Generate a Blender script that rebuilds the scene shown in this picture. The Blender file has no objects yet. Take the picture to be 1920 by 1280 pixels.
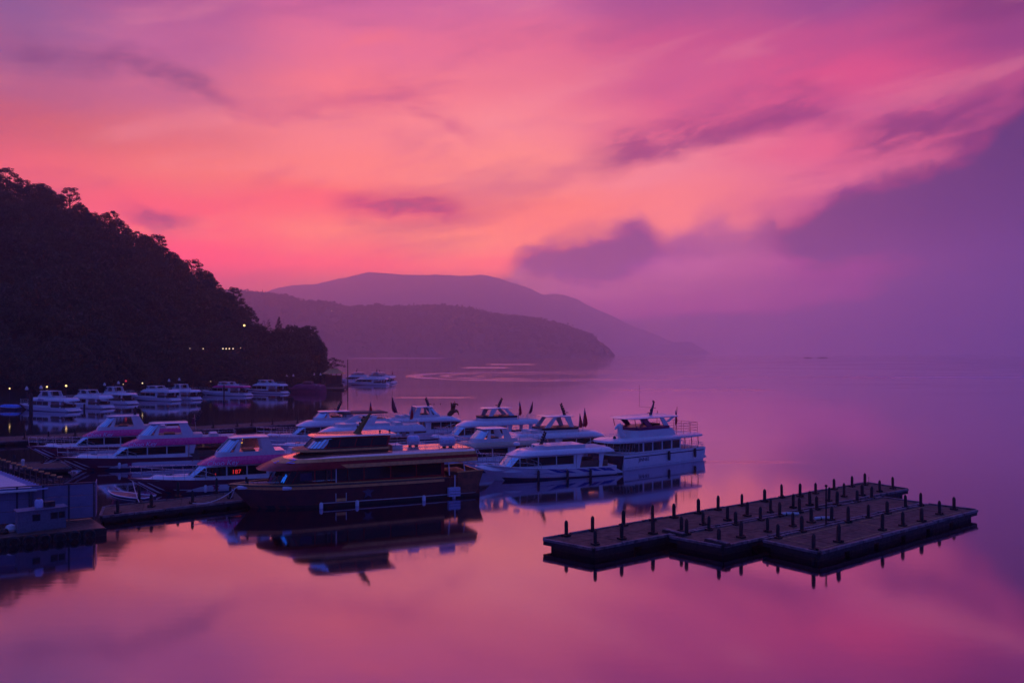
import bpy, math, random
import numpy as np
from mathutils import Vector, Matrix

sc = bpy.context.scene
COL = sc.collection
R = math.radians
PI = math.pi
random.seed(7)

# ------------------------------------------------------------------ camera
CAM_H = 14.0          # eye height above the lake
FPX = 1500.0          # focal length in photo pixels (1920 wide)
HOR = 662.0           # photo row of the horizon
cam_data = bpy.data.cameras.new("camera")
cam = bpy.data.objects.new("camera", cam_data)
COL.objects.link(cam)
cam.location = (0, 0, CAM_H)
cam.rotation_euler = (R(90), 0, 0)
cam_data.sensor_fit = 'HORIZONTAL'
cam_data.sensor_width = 36.0
cam_data.lens = FPX / 1920 * 36.0
cam_data.shift_y = (HOR - 640) / 1920
cam_data.clip_start = 0.5
cam_data.clip_end = 40000
sc.camera = cam

sc.view_settings.view_transform = 'Standard'
sc.view_settings.look = 'None'
sc.view_settings.exposure = 0.0
sc.view_settings.gamma = 1.0
sc.view_settings.use_curve_mapping = False
sc.render.engine = 'CYCLES'
sc.cycles.use_denoising = True
sc.cycles.max_bounces = 6
sc.cycles.diffuse_bounces = 2
sc.cycles.glossy_bounces = 4
sc.cycles.volume_bounces = 4
sc.cycles.sample_clamp_indirect = 4.0


def lin(c):
    out = []
    for v in c[:3]:
        v = v / 255.0
        out.append(v / 12.92 if v <= 0.04045 else ((v + 0.055) / 1.055) ** 2.4)
    return tuple(out) + (1.0,)


class NT:
    """Small helper that writes node graphs."""
    def __init__(self, tree):
        self.t = tree
        self.n = tree.nodes
        self.l = tree.links

    def put(self, sock, v):
        if isinstance(v, bpy.types.NodeSocket):
            self.l.new(v, sock)
        elif v is not None:
            sock.default_value = v

    def math(self, op, a, b=None, c=None, clamp=False):
        n = self.n.new('ShaderNodeMath')
        n.operation = op
        n.use_clamp = clamp
        self.put(n.inputs[0], a)
        if b is not None:
            self.put(n.inputs[1], b)
        if c is not None:
            self.put(n.inputs[2], c)
        return n.outputs[0]

    def smooth(self, x, a, b, lo=0.0, hi=1.0, kind='SMOOTHSTEP'):
        n = self.n.new('ShaderNodeMapRange')
        n.interpolation_type = kind
        n.clamp = True
        self.put(n.inputs[0], x)
        self.put(n.inputs[1], a)
        self.put(n.inputs[2], b)
        self.put(n.inputs[3], lo)
        self.put(n.inputs[4], hi)
        return n.outputs[0]

    def mix(self, f, a, b, blend='MIX'):
        n = self.n.new('ShaderNodeMix')
        n.data_type = 'RGBA'
        n.blend_type = blend
        n.clamp_factor = True
        self.put(n.inputs[0], f)
        self.put(n.inputs[6], a)
        self.put(n.inputs[7], b)
        return n.outputs[2]

    def ramp(self, x, stops, interp='LINEAR'):
        n = self.n.new('ShaderNodeValToRGB')
        e = n.color_ramp.elements
        n.color_ramp.interpolation = interp
        stops = sorted(stops, key=lambda s: s[0])
        while len(e) < len(stops):
            e.new(0.5)
        for el, (p, c) in zip(e, stops):
            el.position = p
            el.color = c
        self.put(n.inputs[0], x)
        return n.outputs[0]

    def curve(self, x, pts):
        n = self.n.new('ShaderNodeFloatCurve')
        c = n.mapping.curves[0]
        n.mapping.use_clip = False
        pts = sorted(pts)
        c.points[0].location = pts[0]
        c.points[1].location = pts[-1]
        for p in pts[1:-1]:
            c.points.new(*p)
        n.mapping.update()
        self.put(n.inputs['Value'], x)
        return n.outputs[0]

    def comb(self, x, y, z):
        n = self.n.new('ShaderNodeCombineXYZ')
        self.put(n.inputs[0], x)
        self.put(n.inputs[1], y)
        self.put(n.inputs[2], z)
        return n.outputs[0]

    def sep(self, v):
        n = self.n.new('ShaderNodeSeparateXYZ')
        self.put(n.inputs[0], v)
        return n.outputs

    def noise(self, v, scale, detail=4.0, rough=0.55, dist=0.0):
        n = self.n.new('ShaderNodeTexNoise')
        self.put(n.inputs['Vector'], v)
        n.inputs['Scale'].default_value = scale
        n.inputs['Detail'].default_value = detail
        n.inputs['Roughness'].default_value = rough
        n.inputs['Distortion'].default_value = dist
        return n.outputs[0]


# ------------------------------------------------------------------ sky
def az_of(px):
    return math.atan((px - 960) / FPX)


def t_of(px, py):
    return (HOR - py) / FPX * math.cos(az_of(px))


T0, T1 = -0.03, 0.47


def tn(t):
    return (t - T0) / (T1 - T0)


world = bpy.data.worlds.new("World")
sc.world = world
world.use_nodes = True
wt = world.node_tree
wt.nodes.clear()
W = NT(wt)
tc = wt.nodes.new('ShaderNodeTexCoord')
dx, dy, dz = W.sep(tc.outputs['Generated'])
hyp = W.math('SQRT', W.math('ADD', W.math('MULTIPLY', dx, dx), W.math('MULTIPLY', dy, dy)))
hyp = W.math('MAXIMUM', hyp, 1e-4)
t_raw = W.math('DIVIDE', dz, hyp)
az_raw = W.math('ARCTAN2', dx, dy)
# slow warp so that no band is ruler-straight
wv = W.comb(W.math('MULTIPLY', az_raw, 2.2), W.math('MULTIPLY', t_raw, 6.0), 0.0)
w1 = W.math('SUBTRACT', W.noise(wv, 2.2, 4.0, 0.55), 0.5)
wv2 = W.comb(W.math('MULTIPLY', az_raw, 2.2), W.math('MULTIPLY', t_raw, 6.0), 7.3)
w2 = W.math('SUBTRACT', W.noise(wv2, 2.2, 4.0, 0.55), 0.5)
az = W.math('ADD', az_raw, W.math('MULTIPLY', w1, 0.16))
tt = W.math('ADD', t_raw, W.math('MULTIPLY', w2, 0.045))
tnorm = W.math('DIVIDE', W.math('SUBTRACT', tt, T0), T1 - T0, clamp=True)
tnorm_raw = W.math('DIVIDE', W.math('SUBTRACT', W.math('ADD', t_raw, W.math('MULTIPLY', w2, 0.012)), T0), T1 - T0, clamp=True)


def column_field(cols, x, xin, tin):
    """cols: {px: [(py, rgb), ...]}; bilinear field over azimuth and elevation."""
    keys = sorted(cols)
    out = None
    for i, px in enumerate(keys):
        stops = [(min(max(tn(t_of(px, py)), 0), 1), lin(c)) for py, c in cols[px]]
        r = W.ramp(tin, stops, 'EASE')
        if out is None:
            out = r
        else:
            f = W.smooth(xin, az_of(keys[i - 1]), az_of(px), kind='SMOOTHSTEP')
            out = W.mix(f, out, r)
    return out


CLEAR = {
    0: [(0, (150, 92, 150)), (80, (166, 94, 146)), (160, (186, 96, 138)), (240, (212, 98, 118)), (310, (240, 104, 108)),
        (400, (252, 100, 105)), (500, (252, 84, 98)), (640, (245, 84, 104))],
    320: [(0, (180, 92, 152)), (80, (196, 102, 154)), (170, (204, 104, 145)), (240, (224, 110, 132)), (320, (246, 116, 124)),
          (400, (252, 98, 110)), (480, (255, 84, 100)), (560, (250, 84, 104)), (640, (240, 90, 120))],
    640: [(0, (212, 104, 158)), (80, (234, 114, 152)), (160, (250, 122, 142)), (240, (250, 130, 144)), (320, (255, 130, 136)),
          (385, (255, 106, 116)), (430, (255, 122, 118)), (490, (255, 96, 108)), (560, (240, 104, 130)), (640, (214, 100, 146))],
    960: [(0, (212, 104, 156)), (80, (234, 112, 150)), (160, (242, 122, 148)), (240, (252, 136, 150)), (320, (255, 138, 142)),
          (400, (255, 126, 128)), (450, (255, 128, 124)), (500, (255, 108, 118)), (560, (224, 112, 150)), (640, (190, 96, 150))],
    1280: [(0, (178, 84, 148)), (70, (206, 88, 144)), (150, (212, 94, 146)), (230, (228, 100, 144)), (310, (240, 124, 150)),
           (380, (250, 128, 142)), (430, (250, 128, 142)), (560, (190, 92, 150)), (640, (150, 76, 140))],
    1600: [(0, (160, 76, 145)), (60, (196, 80, 142)), (140, (220, 84, 140)), (210, (208, 86, 144)), (270, (230, 100, 145)),
           (330, (228, 108, 150)), (400, (200, 90, 148)), (640, (110, 56, 130))],
    1920: [(0, (138, 62, 128)), (70, (158, 68, 134)), (140, (184, 78, 136)), (220, (176, 74, 134)), (300, (150, 64, 130)),
           (640, (80, 40, 112))],
}
sky = column_field(CLEAR, 0, az, tnorm)
sky = W.mix(1.0, sky, (1.0, 1.03, 1.0, 1), 'MULTIPLY')

# soft mottling: pale rose wisps and mauve veils, stretched along the horizon and rising to the right
mv = W.comb(W.math('MULTIPLY', az_raw, 2.0), W.math('SUBTRACT', W.math('MULTIPLY', t_raw, 9.0), W.math('MULTIPLY', az_raw, 1.6)), 3.1)
m1 = W.noise(mv, 1.9, 6.0, 0.58, 0.35)
veil = W.smooth(m1, 0.50, 0.72)
sky = W.mix(W.math('MULTIPLY', veil, 0.42), sky, lin((178, 84, 142)))
lite = W.smooth(m1, 0.47, 0.28)
sky = W.mix(W.math('MULTIPLY', lite, 0.42), sky, W.mix(0.5, sky, lin((255, 150, 165))))


def azn(px):
    return (az_of(px) + 0.7) / 1.4


az_n = W.math('DIVIDE', W.math('ADD', az_raw, 0.7), 1.4)
az_nw = W.math('DIVIDE', W.math('ADD', W.math('ADD', az_raw, W.math('MULTIPLY', w1, 0.05)), 0.7), 1.4)
jit = W.math('MULTIPLY', W.math('SUBTRACT', W.noise(W.comb(W.math('MULTIPLY', az_raw, 8.0), W.math('MULTIPLY', t_raw, 16.0), 1.7), 2.0, 5.0, 0.6), 0.5), 0.05)
t_j = W.math('ADD', t_raw, jit)


def streak(base, pts, width, strength, color, taper=40):
    """A thin cloud bank along a path of (px, py) directions."""
    cp = [(azn(px), tn(t_of(px, py))) for px, py in pts]
    cp = [(0.0, cp[0][1])] + cp + [(1.0, cp[-1][1])]
    c = W.curve(az_nw, cp)
    c = W.math('ADD', W.math('MULTIPLY', c, T1 - T0), T0)
    d = W.math('SUBTRACT', t_j, c)
    up = W.smooth(d, width / FPX, 0.0)
    dn = W.smooth(d, -width * 0.8 / FPX, 0.0)
    m = W.math('MULTIPLY', up, dn)
    a0, a1 = pts[0][0], pts[-1][0]
    m = W.math('MULTIPLY', m, W.smooth(az_nw, azn(a0 - taper), azn(a0 + taper)))
    m = W.math('MULTIPLY', m, W.smooth(az_nw, azn(a1 + taper), azn(a1 - taper)))
    m = W.math('MULTIPLY', m, W.smooth(brk, 0.28, 0.60, 0.25, 1.0))
    return W.mix(W.math('MULTIPLY', m, strength), base, lin(color))


brk = W.noise(W.comb(W.math('MULTIPLY', az_raw, 7.0), W.math('SUBTRACT', W.math('MULTIPLY', t_raw, 22.0), W.math('MULTIPLY', az_raw, 4.0)), 9.0), 2.2, 6.0, 0.6, 0.5)
sky = streak(sky, [(20, 98), (120, 112), (190, 116), (235, 110), (300, 136), (365, 154), (430, 190)], 42, 0.62, (132, 70, 128), 60)
sky = streak(sky, [(400, 175), (480, 212), (560, 205), (640, 190), (740, 186), (800, 205), (860, 238), (900, 258)], 40, 0.45, (200, 90, 138), 50)
sky = streak(sky, [(660, 392), (720, 384), (790, 382), (850, 392)], 34, 0.85, (176, 62, 128), 45)
sky = streak(sky, [(1120, 298), (1200, 280), (1300, 258), (1400, 238), (1470, 212), (1520, 205), (1570, 216)], 66, 0.80, (150, 64, 130), 60)
sky = streak(sky, [(1610, 268), (1690, 246), (1780, 230), (1880, 222)], 74, 0.8, (126, 58, 126), 60)
sky = streak(sky, [(240, 400), (290, 412), (350, 424)], 34, 0.75, (168, 76, 128), 40)
sky = streak(sky, [(470, 350), (540, 338), (600, 336)], 26, 0.32, (214, 98, 138), 50)
sky = streak(sky, [(1330, 205), (1380, 180), (1420, 158)], 40, 0.35, (186, 74, 138), 40)
sky = streak(sky, [(640, 90), (700, 70), (760, 78)], 34, 0.45, (255, 120, 134), 50)
sky = streak(sky, [(900, 250), (1040, 240), (1120, 236)], 20, 0.25, (214, 112, 150), 60)

# the fog bank that rolls over the mountains to the right
FOG = {
    960: [(470, (178, 90, 152)), (520, (206, 112, 156)), (560, (206, 112, 160)), (600, (172, 86, 156)), (640, (140, 72, 142)), (672, (120, 62, 132))],
    1120: [(440, (186, 96, 152)), (490, (156, 78, 150)), (540, (198, 102, 160)), (585, (186, 92, 156)), (620, (142, 70, 142)), (672, (116, 60, 134))],
    1340: [(410, (200, 104, 152)), (460, (182, 96, 152)), (520, (190, 96, 156)), (575, (182, 88, 154)), (608, (140, 68, 144)), (640, (102, 54, 128)), (672, (96, 50, 126))],
    1600: [(345, (142, 66, 138)), (420, (122, 54, 128)), (490, (166, 76, 150)), (545, (168, 76, 152)), (585, (122, 58, 138)), (620, (72, 38, 116)), (672, (56, 32, 104))],
    1760: [(300, (120, 54, 126)), (400, (102, 44, 116)), (470, (128, 56, 134)), (540, (98, 48, 126)), (590, (62, 34, 110)), (640, (40, 24, 92)), (672, (34, 22, 86))],
    1920: [(200, (106, 46, 116)), (300, (98, 42, 110)), (390, (104, 44, 116)), (470, (90, 42, 118)), (540, (54, 30, 104)), (600, (34, 22, 88)), (672, (20, 14, 66))],
}
fog = column_field(FOG, 0, az, tnorm_raw)
fv = W.comb(W.math('MULTIPLY', az_raw, 5.0), W.math('SUBTRACT', W.math('MULTIPLY', t_raw, 9.0), W.math('MULTIPLY', az_raw, 1.2)), 11.0)
fn = W.noise(fv, 1.7, 6.0, 0.55, 0.5)
fog = W.mix(W.math('MULTIPLY', W.smooth(fn, 0.50, 0.72), 0.48), fog, W.mix(1.0, fog, (0.62, 0.55, 0.78, 1), 'MULTIPLY'))
fog = W.mix(W.math('MULTIPLY', W.smooth(fn, 0.47, 0.25), 0.42), fog, W.mix(0.5, fog, lin((214, 112, 170))))
edge_pts = [(840, 700), (900, 600), (950, 515), (985, 470), (1030, 452), (1080, 452), (1120, 440), (1165, 424), (1205, 420), (1232, 444), (1285, 436),
            (1340, 410), (1390, 426), (1440, 408), (1480, 424), (1530, 396), (1570, 356), (1640, 330), (1720, 322), (1790, 300), (1850, 262), (1895, 215), (1925, 180)]
ep = [(azn(px), tn(t_of(px, py))) for px, py in edge_pts]
ep = [(0.0, -0.3)] + ep + [(0.96, 0.82), (1.0, 0.86)]
edge = W.math('ADD', W.math('MULTIPLY', W.curve(az_n, ep), T1 - T0), T0)
fine = W.noise(W.comb(W.math('MULTIPLY', az_raw, 10.0), W.math('MULTIPLY', t_raw, 14.0), 5.0), 2.4, 7.0, 0.6, 0.4)
d_e = W.math('SUBTRACT', W.math('ADD', t_raw, W.math('ADD', W.math('MULTIPLY', W.math('SUBTRACT', fine, 0.5), 0.06), W.math('MULTIPLY', w2, 0.03))), edge)
feather = W.smooth(fn, 0.3, 0.7, 0.008, 0.034)
bank = W.smooth(d_e, feather, W.math('MULTIPLY', feather, -1.0))
sky = W.mix(bank, sky, fog)
# darker cores inside the bank
def core(base, px, py, rx, ry, strength, color):
    u = W.math('DIVIDE', W.math('SUBTRACT', W.math('ADD', az_raw, W.math('MULTIPLY', w1, 0.05)), az_of(px)), rx / FPX)
    v = W.math('DIVIDE', W.math('SUBTRACT', t_j, t_of(px, py)), ry / FPX)
    r = W.math('SQRT', W.math('ADD', W.math('MULTIPLY', u, u), W.math('MULTIPLY', v, v)))
    return W.mix(W.math('MULTIPLY', W.smooth(r, 1.0, 0.15), strength), base, lin(color))


sky = core(sky, 1105, 488, 125, 48, 0.92, (128, 62, 142))
sky = core(sky, 1190, 455, 70, 50, 0.7, (140, 68, 142))
sky = core(sky, 1560, 450, 120, 60, 0.8, (108, 46, 120))
sky = core(sky, 1790, 390, 200, 80, 0.75, (86, 36, 108))
sky = core(sky, 1265, 512, 110, 40, 0.45, (208, 110, 166))
sky = core(sky, 1680, 500, 150, 30, 0.4, (164, 78, 150))
sky = core(sky, 955, 538, 40, 26, 0.35, (160, 82, 148))

nish = wt.nodes.new('ShaderNodeTexSky')
nish.sky_type = 'NISHITA'
nish.sun_disc = False
nish.sun_elevation = R(1.0)
nish.sun_rotation = R(-9.0)
nsc = W.mix(1.0, nish.outputs[0], (0.004, 0.004, 0.006, 1), 'MULTIPLY')
lowl = W.math('MULTIPLY', W.smooth(t_raw, 0.20, 0.06), W.math('MULTIPLY', W.smooth(az_raw, 0.06, -0.10), W.math('SUBTRACT', 1.0, bank)))
sky = W.mix(lowl, sky, W.mix(1.0, sky, (1.04, 1.35, 0.86, 1), 'MULTIPLY'))

# the air over the lake both dims the low sky and adds its own glow (INSCATTER, linear rgb per direction);
# the sky beyond it is that much stronger and redder
AIR = 0.00027
AIR_TOP, AIR_END = 840.0, 9000.0
tpos = W.math('MAXIMUM', t_raw, 0.02)
path = W.math('MINIMUM', W.math('DIVIDE', AIR_TOP, tpos), AIR_END)
Tair = W.math('EXPONENT', W.math('MULTIPLY', path, -AIR))
INSCATTER = {10: [(15, (0.1997, 0.0523, 0.1597)), (80, (0.2203, 0.0556, 0.1673)), (150, (0.246, 0.0599, 0.173)), (220, (0.2806, 0.0649, 0.1794)), (430, (0.3866, 0.0894, 0.2472)), (520, (0.428, 0.099, 0.2737)), (600, (0.428, 0.099, 0.2737)), (650, (0.428, 0.099, 0.2737))], 240: [(15, (0.2038, 0.0535, 0.1579)), (80, (0.2302, 0.0576, 0.1625)), (150, (0.2584, 0.0611, 0.1678)), (220, (0.2886, 0.066, 0.1763)), (290, (0.3249, 0.0708, 0.1865)), (360, (0.3551, 0.0764, 0.1988)), (430, (0.3999, 0.0862, 0.2239)), (520, (0.454, 0.0978, 0.2542)), (600, (0.454, 0.0978, 0.2542)), (650, (0.454, 0.0978, 0.2542))], 480: [(15, (0.2085, 0.0548, 0.1586)), (80, (0.2326, 0.0592, 0.1623)), (150, (0.2611, 0.0634, 0.1686)), (220, (0.2891, 0.0685, 0.1737)), (290, (0.322, 0.0754, 0.1871)), (360, (0.3558, 0.0817, 0.1962)), (420, (0.382, 0.0859, 0.2072)), (520, (0.4516, 0.1015, 0.245)), (600, (0.4516, 0.1015, 0.245)), (650, (0.4516, 0.1015, 0.245))], 720: [(15, (0.2089, 0.0558, 0.1603)), (80, (0.2303, 0.06, 0.1627)), (150, (0.2568, 0.064, 0.1664)), (220, (0.2836, 0.0698, 0.1729)), (290, (0.3168, 0.0769, 0.1832)), (360, (0.3488, 0.0839, 0.1949)), (420, (0.3751, 0.0889, 0.2074)), (520, (0.4504, 0.1068, 0.249)), (600, (0.4506, 0.1068, 0.2492)), (650, (0.4506, 0.1068, 0.2492))], 960: [(15, (0.2022, 0.0546, 0.1573)), (80, (0.2199, 0.0586, 0.1643)), (150, (0.2463, 0.063, 0.1687)), (220, (0.2726, 0.0685, 0.1756)), (290, (0.3015, 0.0748, 0.1861)), (360, (0.3246, 0.0817, 0.2012)), (420, (0.3448, 0.0866, 0.2139)), (480, (0.3495, 0.0889, 0.2281)), (520, (0.3756, 0.0955, 0.245)), (600, (0.3769, 0.0958, 0.2458)), (650, (0.3769, 0.0958, 0.2458))], 1200: [(15, (0.1815, 0.0498, 0.1598)), (80, (0.1991, 0.0537, 0.1648)), (150, (0.2198, 0.0576, 0.1698)), (220, (0.2404, 0.0624, 0.1776)), (290, (0.2635, 0.0681, 0.1898)), (360, (0.2865, 0.0743, 0.2055)), (420, (0.3019, 0.0789, 0.2249)), (480, (0.3137, 0.0831, 0.2402)), (530, (0.3115, 0.0839, 0.2521)), (600, (0.3116, 0.0839, 0.2522)), (650, (0.3116, 0.0839, 0.2522))], 1440: [(15, (0.1558, 0.0444, 0.1584)), (80, (0.1709, 0.0474, 0.1631)), (150, (0.1899, 0.0507, 0.1708)), (220, (0.2046, 0.0547, 0.1824)), (290, (0.2269, 0.0597, 0.1927)), (360, (0.2475, 0.065, 0.2076)), (420, (0.2556, 0.0693, 0.2268)), (480, (0.2671, 0.0731, 0.2475)), (530, (0.2712, 0.0751, 0.2591)), (580, (0.2545, 0.0711, 0.2527)), (600, (0.2544, 0.0711, 0.2527)), (650, (0.2544, 0.0711, 0.2527))], 1680: [(15, (0.1336, 0.04, 0.158)), (80, (0.1459, 0.0422, 0.1625)), (150, (0.1583, 0.0447, 0.1709)), (220, (0.1716, 0.0478, 0.1795)), (290, (0.185, 0.0524, 0.1948)), (360, (0.1984, 0.0558, 0.2106)), (420, (0.207, 0.0594, 0.2263)), (480, (0.2173, 0.0634, 0.244)), (530, (0.2218, 0.065, 0.2583)), (580, (0.21, 0.0629, 0.2552)), (600, (0.21, 0.0629, 0.2552)), (650, (0.21, 0.0629, 0.2552))], 1910: [(15, (0.1087, 0.0379, 0.1671)), (80, (0.1187, 0.038, 0.1598)), (150, (0.1264, 0.0401, 0.1718)), (220, (0.135, 0.0428, 0.1831)), (290, (0.1477, 0.0458, 0.1981)), (360, (0.1582, 0.0503, 0.2114)), (420, (0.1637, 0.0529, 0.2292)), (480, (0.1778, 0.0567, 0.2472)), (530, (0.1799, 0.0587, 0.257)), (580, (0.1718, 0.0566, 0.2527)), (620, (0.1668, 0.0548, 0.247)), (650, (0.1668, 0.0548, 0.247))]}
#INSCATTER#


def lin_field(cols, xin, tin):
    keys = sorted(cols)
    out = None
    for i, px in enumerate(keys):
        stops = [(min(max(tn(t_of(px, py)), 0), 1), tuple(c) + (1.0,)) for py, c in cols[px]]
        r = W.ramp(tin, stops, 'LINEAR')
        out = r if out is None else W.mix(W.smooth(xin, az_of(keys[i - 1]), az_of(px), kind='LINEAR'), out, r)
    return out


if INSCATTER:
    glow = lin_field(INSCATTER, az_raw, W.math('DIVIDE', W.math('SUBTRACT', t_raw, T0), T1 - T0, clamp=True))
    fade = W.smooth(t_raw, 0.75, 0.44)
    sub = W.mix(1.0, sky, W.mix(1.0, glow, W.comb(fade, fade, fade), 'MULTIPLY'), 'SUBTRACT')
    low = W.mix(1.0, sky, (0.10, 0.10, 0.10, 1), 'MULTIPLY')
    sky = W.mix(1.0, sub, low, 'LIGHTEN')
gain = W.math('DIVIDE', 1.0, Tair)
gain = W.math('MINIMUM', gain, 8.0)
gv = W.comb(gain, gain, gain)
sky = W.mix(1.0, sky, gv, 'MULTIPLY')

# overhead and behind the camera the dawn is still blue
zen = W.smooth(dz, 0.36, 0.80)
sky = W.mix(zen, sky, (0.15, 0.14, 0.80, 1))
back = W.math('MAXIMUM', W.smooth(W.math('ABSOLUTE', az_raw), 0.64, 1.25), W.math('MULTIPLY', W.smooth(az_raw, 0.53, 0.85), 0.85))
sky = W.mix(back, sky, W.mix(W.smooth(dz, 0.0, 0.8), (0.022, 0.017, 0.150, 1), (0.060, 0.110, 0.62, 1)))

tot = W.mix(1.0, sky, nsc, 'ADD')
bg = wt.nodes.new('ShaderNodeBackground')
wt.links.new(tot, bg.inputs['Color'])
bg.inputs['Strength'].default_value = 1.0
wo = wt.nodes.new('ShaderNodeOutputWorld')
wt.links.new(bg.outputs[0], wo.inputs['Surface'])
world.cycles.sampling_method = 'MANUAL'
world.cycles.sample_map_resolution = 1024

# the sun is still at the horizon behind the ridges
sun_d = bpy.data.lights.new("sun", 'SUN')
sun_d.energy = 0.05
sun_d.angle = R(8)
sun_d.color = (1.0, 0.55, 0.5)
sun = bpy.data.objects.new("sun", sun_d)
COL.objects.link(sun)
sv = Vector((math.sin(R(-9)) * math.cos(R(1)), math.cos(R(-9)) * math.cos(R(1)), math.sin(R(1))))
sun.rotation_euler = (-sv).to_track_quat('-Z', 'Y').to_euler()


# ------------------------------------------------------------------ helpers
def gp(px, py, z=0.0):
    """Point at height z on the place's ground, from where it stands in the survey photograph."""
    Y = FPX * (CAM_H - z) / (py - HOR)
    return Vector(((px - 960) / FPX * Y, Y, z))


def at(px, Y, z=0.0):
    return Vector(((px - 960) / FPX * Y, Y, z))


def mat(name, col, rough=0.5, metal=0.0, spec=0.5, var=0.12, vscale=6.0, coat=0.0, emit=None, estr=0.0, bump=0.0, bscale=40.0):
    m = bpy.data.materials.new(name)
    m.use_nodes = True
    T = NT(m.node_tree)
    b = m.node_tree.nodes['Principled BSDF']
    b.inputs['Roughness'].default_value = rough
    b.inputs['Metallic'].default_value = metal
    b.inputs['Specular IOR Level'].default_value = spec
    b.inputs['Coat Weight'].default_value = coat
    c = tuple(col[:3]) + (1.0,)
    co = m.node_tree.nodes.new('ShaderNodeTexCoord').outputs['Object']
    if var > 0:
        n = T.noise(co, vscale, 5.0, 0.6)
        d = tuple(v * (1 - var * 2.0) for v in col[:3]) + (1.0,)
        l = tuple(min(1, v * (1 + var)) for v in col[:3]) + (1.0,)
        T.put(b.inputs['Base Color'], T.ramp(n, [(0.3, d), (0.55, c), (0.75, l)]))
        T.put(b.inputs['Roughness'], T.smooth(T.noise(co, vscale * 0.7, 3.0), 0.3, 0.7, max(0.02, rough * 0.8), min(1, rough * 1.25)))
    else:
        b.inputs['Base Color'].default_value = c
    if bump > 0:
        bn = m.node_tree.nodes.new('ShaderNodeBump')
        bn.inputs['Strength'].default_value = bump
        bn.inputs['Distance'].default_value = 0.02
        T.put(bn.inputs['Height'], T.noise(co, bscale, 4.0))
        m.node_tree.links.new(bn.outputs[0], b.inputs['Normal'])
    if emit:
        b.inputs['Emission Color'].default_value = tuple(emit[:3]) + (1.0,)
        b.inputs['Emission Strength'].default_value = estr
    return m


M = {}
M['white'] = mat('white_gelcoat', (0.72, 0.70, 0.74), 0.32, var=0.05, vscale=2.0, coat=0.6)
M['offwhite'] = mat('aged_white_paint', (0.62, 0.60, 0.63), 0.45, var=0.10, vscale=2.5)
M['cream'] = mat('cream_paint', (0.52, 0.40, 0.30), 0.4, var=0.08)
M['pink'] = mat('magenta_paint', (0.90, 0.010, 0.22), 0.28, var=0.06, coat=0.4)
M['pinkdeep'] = mat('dark_magenta_paint', (0.25, 0.008, 0.10), 0.35, var=0.08)
M['maroon'] = mat('maroon_paint', (0.14, 0.006, 0.03), 0.35, var=0.1)
M['burg'] = mat('burgundy_varnish', (0.36, 0.012, 0.016), 0.35, spec=0.35, var=0.18, vscale=1.5, coat=0.15)
M['roof_sheen'] = mat('sky_tinted_roof', (0.92, 0.56, 0.46), 0.14, metal=0.9, var=0.06)  # orange-pink sky reflection on the upper decks put into the metal colour
M['burghull'] = mat('dark_varnished_hull', (0.11, 0.012, 0.010), 0.4, var=0.25, vscale=1.2, coat=0.0)
M['mahogany'] = mat('mahogany_planks', (0.22, 0.06, 0.03), 0.4, var=0.3, vscale=2.0, coat=0.2)
M['shaded_bow'] = mat('bow_in_shade', (0.06, 0.010, 0.022), 0.5, var=0.2)  # hull front turned from the light, its shade put into the colour
M['tan'] = mat('varnished_oak_trim', (0.88, 0.38, 0.13), 0.5, spec=0.25, var=0.14, vscale=3.0)
M['wood'] = mat('brown_wood', (0.10, 0.045, 0.028), 0.45, var=0.25, vscale=4.0)
M['gold'] = mat('dull_gold', (0.20, 0.12, 0.03), 0.4, metal=0.3, var=0.2)
M['black'] = mat('black_rubber', (0.012, 0.012, 0.014), 0.6, var=0.1)
M['glass'] = mat('dark_cabin_glass', (0.010, 0.010, 0.013), 0.06, var=0.0, spec=0.6)
M['screen'] = mat('sky_reflecting_glass', (0.50, 0.70, 0.82), 0.07, metal=0.85, var=0.0)
M['steel'] = mat('stainless_rail', (0.55, 0.53, 0.56), 0.28, metal=0.85, var=0.05)
M['dark'] = mat('dark_frame', (0.03, 0.025, 0.035), 0.5, var=0.1)
M['deck'] = mat('nonskid_deck', (0.48, 0.45, 0.47), 0.6, var=0.12, bump=0.2)
M['blue'] = mat('blue_livery', (0.02, 0.06, 0.34), 0.35, var=0.08)
M['navy'] = mat('navy_paint', (0.012, 0.014, 0.07), 0.4, var=0.08)
M['fender'] = mat('pale_vinyl_fender', (0.66, 0.64, 0.72), 0.4, var=0.08)
M['tank'] = mat('blue_white_canister', (0.48, 0.50, 0.72), 0.4, var=0.10)
M['seat'] = mat('brown_upholstery', (0.14, 0.07, 0.055), 0.6, var=0.2)
M['bark'] = mat('bark', (0.045, 0.033, 0.026), 0.9, var=0.3, vscale=9.0)
M['post'] = mat('tarred_pile', (0.014, 0.011, 0.013), 0.6, var=0.3, vscale=7.0)
M['collar'] = mat('rusty_pile_bracket', (0.022, 0.016, 0.018), 0.55, metal=0.2, var=0.3)
M['cap'] = mat('white_pile_cap', (0.62, 0.60, 0.62), 0.5, var=0.1)
M['concrete'] = mat('weathered_concrete', (0.105, 0.052, 0.036), 0.85, var=0.25, vscale=2.5, bump=0.3)
M['float'] = mat('black_float', (0.010, 0.010, 0.012), 0.6, var=0.2)
M['kerb'] = mat('worn_grey_timber', (0.15, 0.125, 0.15), 0.7, var=0.45, vscale=1.8)
M['yellow'] = mat('yellow_line_paint', (0.30, 0.21, 0.08), 0.7, var=0.25)
M['tarp'] = mat('blue_tarpaulin', (0.02, 0.22, 0.75), 0.45, var=0.2, vscale=3.0)
M['cover'] = mat('maroon_boat_cover', (0.24, 0.008, 0.075), 0.7, var=0.22, vscale=2.0)
M['panel'] = mat('blue_grey_sheet_metal', (0.20, 0.20, 0.36), 0.42, var=0.10, vscale=1.2)
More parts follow.
